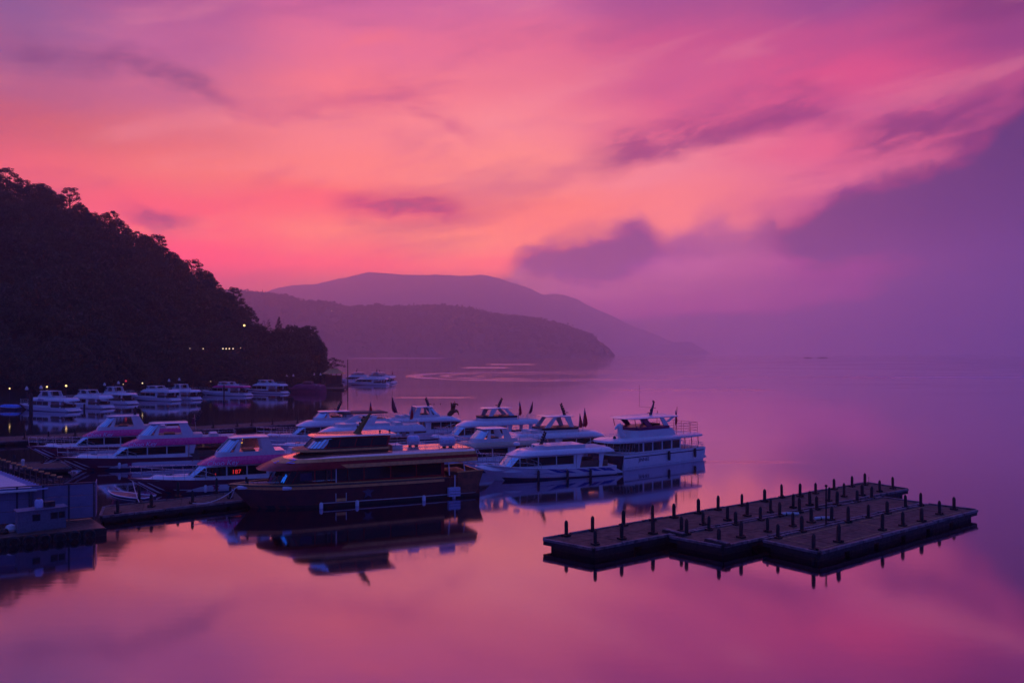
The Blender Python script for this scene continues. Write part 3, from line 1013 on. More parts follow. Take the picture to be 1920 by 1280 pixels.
# ------------------------------------------------------------------ water
def make_water():
    X0, X1, Y0, Y1 = -9500, 9500, -200, 9500
    mb = MB()
    mb.add([(X0, Y0, 0), (X1, Y0, 0), (X1, Y1, 0), (X0, Y1, 0)], [(0, 1, 2, 3)])
    m = bpy.data.materials.new('lake_water')
    m.use_nodes = True
    T = NT(m.node_tree)
    b = m.node_tree.nodes['Principled BSDF']
    co = m.node_tree.nodes.new('ShaderNodeTexCoord').outputs['Object']
    x, y, _z = T.sep(co)
    streak_sheen = None
    b.inputs['IOR'].default_value = 1.6
    # wakes and cat's-paws: patches where the smooth surface is ruffled
    ruff = None

    def patch(xa, xb, yc, k, wy, amt, xs):
        nonlocal ruff
        d = T.math('SUBTRACT', y, T.math('ADD', yc, T.math('MULTIPLY', T.math('POWER', T.math('SUBTRACT', x, xs), 2.0), k)))
        m_ = T.smooth(T.math('ABSOLUTE', d), wy, wy * 0.2)
        e = (xb - xa) * 0.25
        m_ = T.math('MULTIPLY', m_, T.math('MULTIPLY', T.smooth(x, xa - e * .2, xa + e), T.smooth(x, xb + e * .2, xb - e)))
        m_ = T.math('MULTIPLY', m_, amt)
        ruff = m_ if ruff is None else T.math('MAXIMUM', ruff, m_)

    def px_patch(pa, pb, py, thick, amt, bow=0.0):
        D = FPX * CAM_H / (py - HOR)
        D2 = FPX * CAM_H / (py + thick / 2 - HOR)
        xa, xb = (pa - 960) / FPX * D, (pb - 960) / FPX * D
        k = bow / max(1.0, ((xb - xa) / 2) ** 2)
        patch(xa, xb, D, k, max(2.0, (D - D2) * 1.3), amt, (xa + xb) / 2)
    px_patch(1560, 2300, 707, 4, 0.5)
    streak_sheen = T.math('MULTIPLY', ruff, 1.6, clamp=True)  # pale streak: the ripple's brighter sky reflection put into the base colour
    T.put(b.inputs['Base Color'], T.mix(streak_sheen, (0.41, 0.32, 0.50, 1), (0.62, 0.52, 0.64, 1)))
    T.put(b.inputs['Metallic'], T.math('SUBTRACT', 1.0, T.math('MULTIPLY', streak_sheen, 0.75)))
    px_patch(1140, 1460, 731, 3.0, 0.55)
    px_patch(640, 850, 671.5, 1.6, 0.8)
    px_patch(640, 760, 668.6, 1.0, 0.6)
    # curved wake of a boat that turned off the point
    for xc, yc, a_, b_, amt, w_ in ((13, 505, 74, 95, .9, .10), (16, 500, 58, 70, .6, .09), (20, 492, 40, 46, .4, .12)):
        u = T.math('DIVIDE', T.math('SUBTRACT', x, xc), a_)
        v = T.math('DIVIDE', T.math('SUBTRACT', y, yc), b_)
        u = T.math('MINIMUM', u, T.math('MULTIPLY', u, 0.30))
        r = T.math('SQRT', T.math('ADD', T.math('MULTIPLY', u, u), T.math('MULTIPLY', v, v)))
        m_ = T.smooth(T.math('ABSOLUTE', T.math('SUBTRACT', r, 1.0)), w_, w_ * .15)
        m_ = T.math('MULTIPLY', m_, T.smooth(x, xc + 95, xc - 10))
        m_ = T.math('MULTIPLY', m_, T.smooth(T.noise(T.comb(T.math('MULTIPLY', x, .03), T.math('MULTIPLY', y, .1), xc), 1.0, 3.0), .35, .6))
        m_ = T.math('MULTIPLY', m_, amt)
        ruff = T.math('MAXIMUM', ruff, m_)
    px_patch(905, 1010, 683, 2, 0.5)
    px_patch(860, 960, 689, 2.5, 0.5)
    px_patch(720, 900, 745, 2.0, 0.45)
    px_patch(1100, 1520, 866, 5, 0.30)
    wide = T.noise(T.comb(T.math('MULTIPLY', x, 0.006), T.math('MULTIPLY', y, 0.012), 0.0), 1.0, 3.0)
    paw = T.noise(T.comb(T.math('MULTIPLY', x, 0.018), T.math('MULTIPLY', y, 0.07), 4.0), 1.0, 4.0, 0.6)
    ruff = T.math('MAXIMUM', ruff, T.smooth(paw, 0.60, 0.80, 0.0, 0.22))
    base_r = T.math('ADD', T.smooth(wide, 0.35, 0.7, 0.05, 0.10), T.math('MULTIPLY', ruff, 0.55))
    T.put(b.inputs['Roughness'], base_r)
    nz = T.noise(T.comb(T.math('MULTIPLY', x, 0.5), T.math('MULTIPLY', y, 1.3), 0.0), 1.0, 3.0, 0.5)
    bn = m.node_tree.nodes.new('ShaderNodeBump')
    bn.inputs['Distance'].default_value = 0.02
    T.put(bn.inputs['Strength'], T.math('ADD', 0.10, T.math('MULTIPLY', ruff, 0.4)))
    T.put(bn.inputs['Height'], nz)
    m.node_tree.links.new(bn.outputs[0], b.inputs['Normal'])
    M['water'] = m
    tag(mb.build('water', 'water', smooth=0), 'still violet lake water mirroring the dawn sky', 'water', kind='structure')


make_water()


# ------------------------------------------------------------------ terrain
def interp(pts, x):
    return float(np.interp(x, [p[0] for p in pts], [p[1] for p in pts]))


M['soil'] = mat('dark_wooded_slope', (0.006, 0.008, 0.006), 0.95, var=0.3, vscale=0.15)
M['forest'] = mat('far_forest', (0.035, 0.045, 0.035), 0.95, var=0.25, vscale=0.05)
M['rock'] = mat('far_mountain', (0.05, 0.055, 0.05), 0.95, var=0.25, vscale=0.01)

SIL = [(-420, 150), (-200, 240), (-60, 300), (0, 322), (40, 334), (100, 350), (130, 356), (170, 384), (230, 414), (290, 440), (350, 488), (400, 518), (450, 548), (472, 580),
       (490, 600), (512, 606), (530, 600), (552, 608), (580, 606), (600, 622), (612, 668), (622, 690), (640, 700)]
SHORE = [(-420, 190), (0, 212), (250, 252), (420, 280), (530, 300), (600, 322), (640, 330)]
RIDGE = [(-420, 330), (0, 330), (250, 352), (450, 360), (560, 350), (640, 342)]


def hill_z(px, D):
    ds, dr = interp(SHORE, px), interp(RIDGE, px)
    ztop = max(0.6, (HOR - interp(SIL, px)) / FPX * dr + CAM_H - 8.5)
    q = (D - ds) / (dr - ds)
    if q <= 0:
        return 0.8 + q * 30
    if q < 1:
        return 0.8 + (ztop - 0.8) * (q ** 0.9)
    return max(0.8, ztop - (q - 1) * ztop * 0.30)


def make_hill():
    cols = list(range(-420, 661, 12))
    rows = [-.08, 0, .03, .1, .2, .3, .4, .5, .6, .7, .8, .9, 1.0, 1.1, 1.3, 1.6, 2.2]
    vs, fs = [], []
    for px in cols:
        ds, dr = interp(SHORE, px), interp(RIDGE, px)
        for q in rows:
            D = ds + (dr - ds) * q
            z = hill_z(px, D)
            if q > 0.05:
                z += 1.2 * math.sin(px * .09 + q * 7) * min(1, z / 8)
            if px > 622:
                z = -1.2
            vs.append((*at(px, D)[:2], z))
    n = len(rows)
    for i in range(len(cols) - 1):
        for j in range(n - 1):
            a = i * n + j
            fs.append((a, a + n, a + n + 1, a + 1))
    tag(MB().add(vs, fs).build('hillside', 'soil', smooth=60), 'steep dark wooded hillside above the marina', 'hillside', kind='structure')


make_hill()


# ------------------------------------------------------------------ trees
rng = np.random.default_rng(11)


def leaf_material(name, c):
    m = mat(name, c, 0.75, var=0.35, vscale=0.6)
    return m


M['leaf_a'] = leaf_material('broad_leaves', (0.045, 0.062, 0.030))
M['leaf_b'] = leaf_material('dark_leaves', (0.034, 0.048, 0.030))
M['leaf_c'] = leaf_material('olive_leaves', (0.058, 0.064, 0.030))
M['needle'] = leaf_material('conifer_needles', (0.030, 0.045, 0.030))


def leaf_mesh(name, centers, radii, count, size, m, flat=0.6):
    """Leaf-sized quads spread through clumps."""
    V, F = [], []
    for c, r in zip(centers, radii):
        k = max(6, int(count * (r ** 1.6)))
        d = rng.normal(size=(k, 3))
        d /= np.linalg.norm(d, axis=1)[:, None]
        rad = r * rng.uniform(0.35, 1.08, size=(k, 1)) ** 0.55
        p = np.array(c) + d * rad * np.array([1.0, 1.0, flat])
        a = rng.normal(size=(k, 3))
        a /= np.linalg.norm(a, axis=1)[:, None]
        b = np.cross(a, d + rng.normal(scale=.5, size=(k, 3)))
        b /= (np.linalg.norm(b, axis=1)[:, None] + 1e-6)
        s = size * rng.uniform(.6, 1.3, size=(k, 1))
        base = len(V)
        q = np.stack([p - a * s * .9, p + b * s * .45, p + a * s * .9, p - b * s * .45], 1).reshape(-1, 3)
        V += q.tolist()
        F += [(base + 4 * i, base + 4 * i + 1, base + 4 * i + 2, base + 4 * i + 3) for i in range(k)]
    me = bpy.data.meshes.new(name)
    me.from_pydata(V, [], F)
    me.materials.append(M[m])
    return me


def trunk_mb(h, limbs, r=0.28):
    mb = MB()
    pts = [(0, 0, -1.2)]
    for i in range(1, 6):
        q = i / 5
        pts.append((math.sin(q * 3) * .25, math.cos(q * 2.3) * .2 - .2, h * .72 * q))
    mb.tube(pts, r, 7, r * .35)
    for c in limbs:
        z0 = h * random.uniform(.30, .62)
        a = Vector((math.sin(z0) * .15, 0, z0))
        b = Vector(c)
        mid = a.lerp(b, .5) + Vector((0, 0, .25 * (b - a).length * .4))
        mb.tube([a, mid, b], r * .42, 5, r * .10)
    return mb


TREES = {}


def tree_proto(key, h, w, nclump, dens, size, leaf, flat=0.62, rmin=.9, rmax=1.7, low=.32, shell=.75):
    cs, rs = [], []
    for i in range(nclump):
        a = i * 2.4 + random.uniform(-.4, .4)
        q = (i + .5) / nclump
        z = h * (low + (1 - low) * q * .93)
        prof = math.sin(min(1, (1 - q) * 1.15 + .12) * PI * .62) ** .8
        rr = w * .5 * prof * random.uniform(shell, 1.0)
        cs.append((math.cos(a) * rr, math.sin(a) * rr, z))
        rs.append(random.uniform(rmin, rmax))
    crown = leaf_mesh('crown', cs, rs, dens, size, leaf, flat)
    t = trunk_mb(h, random.sample(cs, min(9, len(cs))))
    root = thing('broadleaf_tree', None, 'tree')
    to = t.build('trunk', 'bark', root)
    co = bpy.data.objects.new('crown', crown)
    COL.objects.link(co)
    co.parent = root
    TREES[key] = (root, [to, co], [False])
    return root


random.seed(3)
tree_proto('dense1', 10, 8.5, 26, 75, .34, 'leaf_b', .75, 1.3, 2.1, .12)
tree_proto('dense2', 9, 9.5, 26, 75, .34, 'leaf_a', .7, 1.3, 2.2, .12)
tree_proto('dense3', 11, 8.0, 28, 75, .34, 'leaf_c', .75, 1.2, 2.0, .12)
tree_proto('open1', 10, 8.0, 25, 62, .30, 'leaf_a', .52, .9, 1.6, .28)
tree_proto('open2', 11, 7.0, 24, 60, .30, 'leaf_b', .50, .9, 1.5, .30)
tree_proto('open3', 9, 9.0, 27, 60, .30, 'leaf_b', .50, .9, 1.6, .28)


def put_tree(key, loc, s, rz, label, group=None, name=None, sz=None):
    root, kids, used = TREES[key]
    if not used[0]:
        used[0] = True
        r = root
    else:
        r = root.copy()
        COL.objects.link(r)
        for k in kids:
            c = k.copy()
            COL.objects.link(c)
            c.parent = r
    r.location = loc
    r.rotation_euler = (0, 0, rz)
    r.scale = (s, s, s if sz is None else sz)
    if name:
        r.name = name
    r['label'] = label
    r['category'] = 'tree'
    if group:
        r['group'] = group
    elif 'group' in r:
        del r['group']
    return r


def hill_tree(key, px, q, s, label, group, sz=None, dz=0.0):
    ds, dr = interp(SHORE, px), interp(RIDGE, px)
    D = ds + (dr - ds) * q
    p = at(px, D)
    return put_tree(key, (p.x, p.y, hill_z(px, D) - .3 + dz), s, random.uniform(0, 6.28), label, group, None, sz)


random.seed(21)
opens = ['open1', 'open3', 'dense1', 'open1', 'dense3', 'open2', 'open3']
RL = 'dark spreading tree cut out against the pink sky on the ridge line'
SL = 'dark leafy tree merging into the shadowed mass of the wooded slope'
WL = 'low dark tree on the shore behind the far row of boats'
# individual tall trees seen on the skyline of the ridge
named = [(12, 1.0, 1.18, 'open1', 'tallest skyline tree with feathery top at the upper left edge of the hill'),
         (64, .99, .95, 'open3', 'broad lacy skyline tree just right of the feathery tallest tree'),
         (132, 1.0, 1.0, 'open2', 'slim skyline tree with two leafy tufts above the upper ridge'),
         (208, 1.0, 1.02, 'open2', 'skyline tree with three separate leaf pads half way down the ridge'),
         (292, 1.0, 1.10, 'open3', 'wide skyline tree with a bright gap in its crown'),
         (360, 1.0, 1.12, 'open1', 'ridge tree with leaf pads reaching right over the red sky'),
         (440, 1.0, .95, 'open2', 'last ridge tree before the hill drops steeply to the shore')]
for px, q, s, k, lab in named:
    hill_tree(k, px, q, s * 1.05, lab, None, s * 1.05, -1.0)
px = -24
while px < 470:
    if all(abs(px - n[0]) > 9 for n in named):
        hill_tree(random.choice(opens), px, random.uniform(.95, 1.02), random.uniform(.66, 1.06), RL, 'trees along the ridge line', None, random.uniform(-2.6, -.9))
    px += random.uniform(6, 10)
for gx in range(-40, 600, 27):
    for q0 in (.08, .18, .28, .38, .48, .58, .68, .78, .87):
        px = gx + random.uniform(-10, 10) + (12 if int(q0 * 100) % 2 else 0)
        q = q0 + random.uniform(-.035, .035)
        if px > 592 or (455 < px < 540 and q > .72) or (px > 470 and q > .80) or (px > 470 and random.random() < .35):
            continue
        hill_tree(random.choice(['dense1', 'dense2', 'dense3']), px, q, random.uniform(.85, 1.2) * (.78 if q > .82 else 1.0), SL, 'trees of the wooded slope', None, -1.2 if q > .82 else 0.0)
for i in range(30):
    px = -30 + i * 21 + random.uniform(-6, 6)
    if px < 596:
        hill_tree(random.choice(['dense1', 'dense2', 'dense3']), px, random.uniform(.01, .05), random.uniform(.55, .85), WL, 'trees along the dark shore')
# the wooded point at the right end of the hill
hill_tree('dense2', 570, .80, 1.10, 'rounded dark tree with the highest crown on the wooded point', None)
hill_tree('dense1', 590, .60, .98, 'bulging dark tree leaning out at the edge of the wooded point', None)
hill_tree('dense3', 604, .30, .80, 'drooping dark tree lowest at the tip of the wooded point', None)
hill_tree('dense1', 548, .92, .92, 'dark tree between the dark conifer and the rounded crown', None)
hill_tree('open1', 582, .95, .9, 'tree with a small sky gap in its crown top on the wooded point', None)
hill_tree('dense2', 600, .08, .62, 'low dark tree behind the maroon covered boat', None)


def feathery_tree():
    px, q = 497, .97
    ds, dr = interp(SHORE, px), interp(RIDGE, px)
    D = ds + (dr - ds) * q
    p = at(px, D)
    root = thing('thin_tree', 'sparse feathery tree with bare twigs beside the dark conifer', 'tree', (p.x, p.y, hill_z(px, D) - .3))
    mb = MB()
    tips = []
    mb.tube([(0, 0, -1), (.1, 0, 4), (0, .1, 8)], .2, 6, .06)
    for i in range(30):
        a = i * 2.4
        z0 = random.uniform(2.5, 7)
        ln = random.uniform(1.5, 3.4)
        t = Vector((math.cos(a) * ln, math.sin(a) * ln, z0 + random.uniform(1.0, 3.2)))
        mb.tube([(0, 0, z0), t], .06, 4, .02)
        tips.append(tuple(t))
        for k in range(3):
            t2 = t.lerp(Vector((0, 0, z0)), random.uniform(0, .5)) + Vector((random.uniform(-.8, .8), random.uniform(-.8, .8), random.uniform(.2, .9)))
            mb.tube([t, t2], .03, 3, .012)
            tips.append(tuple(t2))
    mb.build('trunk', 'bark', root)
    me = leaf_mesh('crown', tips, [.42] * len(tips), 26, .17, 'leaf_b', .8)
    co = bpy.data.objects.new('crown', me)
    COL.objects.link(co)
    co.parent = root


feathery_tree()


def conifer_mesh(h, w, n, size, m='needle'):
    cs, rs = [], []
    for i in range(n):
        q = (i / n) ** .85
        a = i * 2.4
        rr = w * .5 * (1 - q) * random.uniform(.5, 1)
        cs.append((math.cos(a) * rr, math.sin(a) * rr, h * (.08 + .9 * q)))
        rs.append(max(.25, w * .20 * (1 - q * .75)))
    return leaf_mesh('crown', cs, rs, 60, size, m, .8)


def conifer(px, D, z, h, w, label, group=None, data=None):
    p = at(px, D)
    root = thing('conifer_tree', label, 'tree', (p.x, p.y, z), random.uniform(0, 6), group)
    if data is None:
        t = MB().tube([(0, 0, -1), (0, 0, h * .9)], .03 * w + .08, 6, .03).build('trunk', 'bark', root)
        me = conifer_mesh(h, w, 34, .3 if h < 20 else .9)
        data = (t.data, me)
    else:
        t = bpy.data.objects.new('trunk', data[0])
        COL.objects.link(t)
        t.parent = root
    c = bpy.data.objects.new('crown', data[1])
    COL.objects.link(c)
    c.parent = root
    return data


_px = 523
_D = interp(SHORE, _px) + (interp(RIDGE, _px) - interp(SHORE, _px)) * .96
conifer(_px, _D, hill_z(_px, _D) - .3, 11.5, 6.5, 'dark pointed conifer between the feathery tree and the wooded point')


def bamboo():
    p = at(612, 318)
    root = thing('bamboo_clump', 'arching bamboo fronds drooping over the small pavilion at the shore', 'plant', (p.x, p.y, 3.0))
    mb = MB()
    cs = []
    for dxx, top, reach in ((0, 8.5, 6.5), (-.6, 7.2, 5.0), (.3, 6.6, 6.8), (-.4, 9.2, 4.2)):
        pts = []
        for i in range(9):
            q = i / 8
            pts.append((dxx + reach * q ** 1.7, .3 * math.sin(dxx * 5), top * math.sin(q * PI * .62)))
        mb.tube(pts, .07, 5, .02)
        for a in pts[4:]:
            cs.append((a[0], a[1], a[2] - .35))
    mb.build('stem', 'bark', root)
    me = leaf_mesh('leaves', cs, [.62] * len(cs), 90, .26, 'leaf_b', .9)
    o = bpy.data.objects.new('leaves', me)
    COL.objects.link(o)
    o.parent = root


bamboo()


# ------------------------------------------------------------------ far wooded peninsula
PEN = [(330, 540), (460, 549), (500, 551), (540, 556), (560, 564), (620, 569), (650, 578), (700, 574), (760, 576), (830, 574), (880, 580), (910, 588), (960, 594),
       (1010, 599), (1060, 611), (1100, 626), (1130, 643), (1146, 660), (1153, 676)]


def pen_z(px, D):
    dr = 3200.0
    ztop = max(.5, (HOR - interp(PEN, px)) / FPX * dr + CAM_H - 14)
    q = (D - 2850) / (dr - 2850)
    if q < 0:
        return -2
    if q < 1:
        return .5 + ztop * math.sin(q * PI / 2) ** .8
    return max(-1, ztop * (1 - (q - 1) ** 2 * .25))


def make_peninsula():
    vs, fs = [], []
    cols = list(range(330, 1156, 9))
    rows = [-.05, 0, .05, .15, .3, .45, .6, .75, .9, 1.0, 1.3, 1.7, 2.2, 3.0]
    for px in cols:
        for q in rows:
            D = 2850 + 350 * q
            vs.append((*at(px, D)[:2], pen_z(px, D)))
    n = len(rows)
    for i in range(len(cols) - 1):
        for j in range(n - 1):
            a = i * n + j
            fs.append((a, a + n, a + n + 1, a + 1))
    tag(MB().add(vs, fs).build('peninsula', 'forest', smooth=60), 'hazy wooded peninsula across the lake', 'peninsula', kind='structure')
    # canopy: uneven clumps of leaf tufts, one mass
    V, F = [], []
    k = 0
    rs = np.random.default_rng(5)
    for i in range(3200):
        px = rs.uniform(380, 1150)
        q = rs.choice([rs.uniform(0, 1), rs.uniform(.85, 1.06)])
        D = 2850 + 350 * q
        p = at(px, D)
        z = pen_z(px, D)
        r = rs.uniform(5.5, 13.0) * (1.0 if px < 1120 else .7)
        hgt = r * rs.uniform(.9, 1.6)
        m_ = 26
        d = rs.normal(size=(m_, 3))
        d /= np.linalg.norm(d, axis=1)[:, None]
        pts = np.array((p.x, p.y, z + hgt * .45)) + d * np.array([r, r, hgt]) * rs.uniform(.6, 1.0, size=(m_, 1))
        a = rs.normal(size=(m_, 3))
        a /= np.linalg.norm(a, axis=1)[:, None]
        b = np.cross(a, d)
        s = r * .42
        base = len(V)
        V += np.stack([pts - a * s, pts + b * s, pts + a * s, pts - b * s], 1).reshape(-1, 3).tolist()
        F += [(base + 4 * j, base + 4 * j + 1, base + 4 * j + 2, base + 4 * j + 3) for j in range(m_)]
    me = bpy.data.meshes.new('far_woods')
    me.from_pydata(V, [], F)
    me.materials.append(M['forest'])
    o = bpy.data.objects.new('far_woods', me)
    COL.objects.link(o)
    tag(o, 'uneven tree canopy covering the hazy peninsula', 'woods', kind='stuff')


make_peninsula()
random.seed(5)
dat = None
for i, (px, h) in enumerate([(776, 13), (880, 15), (887, 12), (893, 17), (899, 14), (905, 18), (910, 15), (866, 12), (492, 14)]):
    lab = 'slender pointed conifer in the row on the peninsula skyline'
    grp = 'conifers on the peninsula skyline'
    if px == 776:
        lab, grp = 'lone pointed conifer on the middle of the peninsula skyline', None
    if px == 492:
        lab, grp = 'lone conifer at the peninsula skyline just beyond the dark hill', None
    D = 3190
    d = conifer(px, D, pen_z(px, D) - 1, h * 2.5, 10.5, lab, grp, dat)
    if dat is None:
        dat = d
    bpy.context.view_layer.update()


def mountain(name, label, sil, D, depth, m='rock', zsub=0.0):
    vs, fs = [], []
    cols = np.arange(sil[0][0], sil[-1][0] + 1, 14)
    rows = [-1.0, -.75, -.5, -.3, -.15, 0, .2, .5, 1.0]
    rr = np.random.default_rng(int(D))
    for px in cols:
        zt = (HOR - interp(sil, px)) / FPX * D + CAM_H - zsub
        zt += (math.sin(px * .21) * .9 + math.sin(px * .083 + 1) * 1.6) * D / 2500
        for q in rows:
            z = zt * (1 - abs(q) ** 1.1) + (rr.uniform(-2, 2) if 0 < abs(q) < 1 else 0)
            vs.append((*at(px, D + depth * q)[:2], max(-2, z) if abs(q) < 1 else -3))
    n = len(rows)
    for i in range(len(cols) - 1):
        for j in range(n - 1):
            a = i * n + j
            fs.append((a, a + n, a + n + 1, a + 1))
    return tag(MB().add(vs, fs).build(name, m, smooth=70), label, 'mountain', kind='structure')


mountain('mountains', 'pale far mountain ridge dissolving in haze', [(200, 640), (380, 575), (470, 556), (510, 542), (560, 533), (600, 532), (640, 521), (690, 511), (725, 511), (760, 516), (810, 514), (850, 517),
         (900, 515), (940, 522), (990, 540), (1050, 566), (1110, 592), (1180, 620), (1260, 655)], 8000, 700)
mountain('misty_hill', 'misty hill beyond the end of the peninsula', [(860, 640), (920, 594), (960, 574), (1000, 556), (1040, 549), (1080, 560), (1130, 585), (1200, 616), (1300, 655)], 8600, 400)
mountain('headland', 'faint low headland in the fog', [(1200, 668), (1232, 648), (1275, 640), (1300, 643), (1322, 655), (1340, 668)], 7600, 200)


# ------------------------------------------------------------------ posts and docks
random.seed(9)


def post_proto(name='mooring_post'):
    root = thing(name, None, 'post')
    a = MB().lathe([(.01, -1.6), (.14, -1.6), (.135, .93), (.10, 1.05), (.05, 1.12), (.01, 1.13)], seg=10).build('pile', 'post', root)
    b = MB().box(-.24, .24, -.24, .24, .005, .13).box(-.30, -.20, -.07, .07, .06, .2).build('bracket', 'collar', root)
    return root, [a, b]


POST = post_proto()
POST_USED = [False]


def put_post(p, h, label, group, rz=0.0):
    root, kids = POST
    if not POST_USED[0]:
        POST_USED[0] = True
        r = root
    else:
        r = root.copy()
        COL.objects.link(r)
        for k in kids:
            c = k.copy()
            COL.objects.link(c)
            c.parent = r
    r.location = p
    r.rotation_euler = (random.gauss(0, .013), random.gauss(0, .013), rz)
    w_ = random.uniform(.9, 1.12)
    r.scale = (w_, w_, h / 1.13)
    r['label'] = label
    r['category'] = 'post'
    r['group'] = group
    return r


ORD = ['first', 'second', 'third', 'fourth', 'fifth', 'sixth', 'seventh', 'eighth', 'ninth', 'tenth', 'eleventh', 'twelfth', 'thirteenth', 'fourteenth', 'fifteenth', 'sixteenth', 'seventeenth', 'eighteenth']


def inset(poly, d):
    c = sum(poly, Vector()) / len(poly)
    return [p + (c - p).normalized() * d for p in poly]


def dock(name, label, poly, z, th=0.28, floats=5, line=False, group=None):
    """Floating platform: planked concrete deck, timber kerb, black floats below."""
    base = poly[0].copy()
    base.z = 0
    P = [Vector((p.x - base.x, p.y - base.y, 0)) for p in poly]
    root = thing(name, label, 'dock', base, 0, group)
    lo = [p + Vector((0, 0, z - th)) for p in P]
    hi = [p + Vector((0, 0, z)) for p in P]
    n_s = max(3, int((P[3] - P[0]).length / 2.9))
    sl = MB()
    for e in range(n_s):
        for w0, w1 in ((0, .497), (.503, 1)):
            u0, u1 = (e + .006) / n_s, (e + .994) / n_s

            def bl(u, w, zz):
                return P[0].lerp(P[1], w).lerp(P[3].lerp(P[2], w), u) + Vector((0, 0, zz))
            dz_ = ((e * 37 + int(w0 * 10) * 13) % 7 - 3) * .003
            sl.hexa([bl(u0, w0, z - th), bl(u1, w0, z - th), bl(u1, w1, z - th), bl(u0, w1, z - th)], [bl(u0, w0, z + dz_), bl(u1, w0, z + dz_), bl(u1, w1, z + dz_), bl(u0, w1, z + dz_)])
    sl.build('deck', 'concrete', root, 0)
    kb = MB()
    n = len(P)
    for i in range(n):
        a, b = hi[i], hi[(i + 1) % n]
        d = (b - a)
        L = d.length
        d.normalize()
        nrm = Vector((-d.y, d.x, 0))
        k = max(1, int(L / 2.4))
        for j in range(k):
            u0, u1 = L * j / k + .05, L * (j + 1) / k - .05
            q = [a + d * u0 - nrm * .02, a + d * u1 - nrm * .02, a + d * u1 + nrm * .20, a + d * u0 + nrm * .20]
            hh = .07 + .02 * ((j * 7 + i) % 3)
            kb.hexa([p + Vector((0, 0, -.10)) for p in q], [p + Vector((0, 0, hh)) for p in q])
    kb.build('kerb', 'kerb', root, 0)
    fl = MB()
    for e in range(floats):
        u0, u1 = (e + .06) / floats, (e + .94) / floats
        a, b, c, d = P[0].lerp(P[1], .04), P[0].lerp(P[1], .96), P[3].lerp(P[2], .96), P[3].lerp(P[2], .04)
        q = [a.lerp(d, u0), b.lerp(c, u0), b.lerp(c, u1), a.lerp(d, u1)]
        cc = sum(q, Vector()) / 4
        q = [cc + (p - cc) * .95 for p in q]
        fl.hexa([p + Vector((0, 0, -.4)) for p in q], [p + Vector((0, 0, z - th - .003)) for p in q])
    fl.build('float', 'float', root, 0)
    # timber fascia under the kerb on every side
    fa = MB()
    for i in range(n):
        a, b = hi[i], hi[(i + 1) % n]
        d = (b - a).normalized()
        nrm = Vector((-d.y, d.x, 0))
        cen = sum(hi, Vector()) / n
        if nrm.dot(cen - a) > 0:
            nrm = -nrm
        q = [a + nrm * .01, b + nrm * .01, b + nrm * .09, a + nrm * .09]
        fa.hexa([p + Vector((0, 0, -th - .12)) for p in q], [p + Vector((0, 0, -.02)) for p in q])
    fa.build('fascia', 'float', root, 0)
    return root, hi, base


ZD = 0.75
Q1 = [gp(1113, 1028, ZD), gp(1020, 1010, ZD), gp(1625, 905, ZD), gp(1701, 917, ZD)]
Q2 = [gp(1350, 1022, ZD), gp(1252, 1004, ZD), gp(1650, 932, ZD), gp(1722, 942, ZD)]
Q3 = [gp(1527, 1033, ZD), gp(1425, 1011, ZD), gp(1732, 944, ZD), gp(1822, 955, ZD)]
e1 = (Q1[2] - Q1[1]).normalized()
e2 = Vector((e1.y, -e1.x, 0))
Q2 = [p + e2 * .25 for p in Q2]
Q3 = [p + e2 * .35 for p in Q3]
dock('pontoon_dock', 'longest pontoon of the three staggered docks, reaching farthest left', Q1, ZD, floats=9, group='staggered pontoons')
dock('pontoon_dock', 'middle pontoon of the three staggered docks', Q2, ZD, floats=7, group='staggered pontoons')
d3, hi3, b3 = dock('pontoon_dock', 'nearest pontoon of the three staggered docks, with yellow deck lines', Q3, ZD, floats=6, group='staggered pontoons')
ln = MB()
A, B_, C_, D_ = hi3
ins = [(.13, .06, .88, .06), (.13, .06, .13, .44), (.88, .06, .88, .44), (.13, .50, .13, .93), (.88, .50, .88, .93), (.13, .47, .88, .47)]
for u0, v0, u1, v1 in ins:
    a = A.lerp(B_, u0).lerp(D_.lerp(C_, u0), v0)
    b = A.lerp(B_, u1).lerp(D_.lerp(C_, u1), v1)
    d = (b - a).normalized()
    nn = Vector((-d.y, d.x, 0)) * .05
    ln.hexa([a - nn + Vector((0, 0, .012)), b - nn + Vector((0, 0, .012)), b + nn + Vector((0, 0, .012)), a + nn + Vector((0, 0, .012))],
            [a - nn + Vector((0, 0, .018)), b - nn + Vector((0, 0, .018)), b + nn + Vector((0, 0, .018)), a + nn + Vector((0, 0, .018))])
ln.build('deck_line', 'yellow', d3, 0)
# flat mooring pads lying between the pontoons
for (px, py, rz) in ((1268, 1000, .6), (1347, 1018, .6), (1478, 964, .4), (1545, 975, .5)):
    pass


def z1(zx, zy):
    return 1000 + zx / 4.571, 860 + zy / 4.571


def z2(zx, zy):
    return 1400 + zx / 4.364, 860 + zy / 4.364


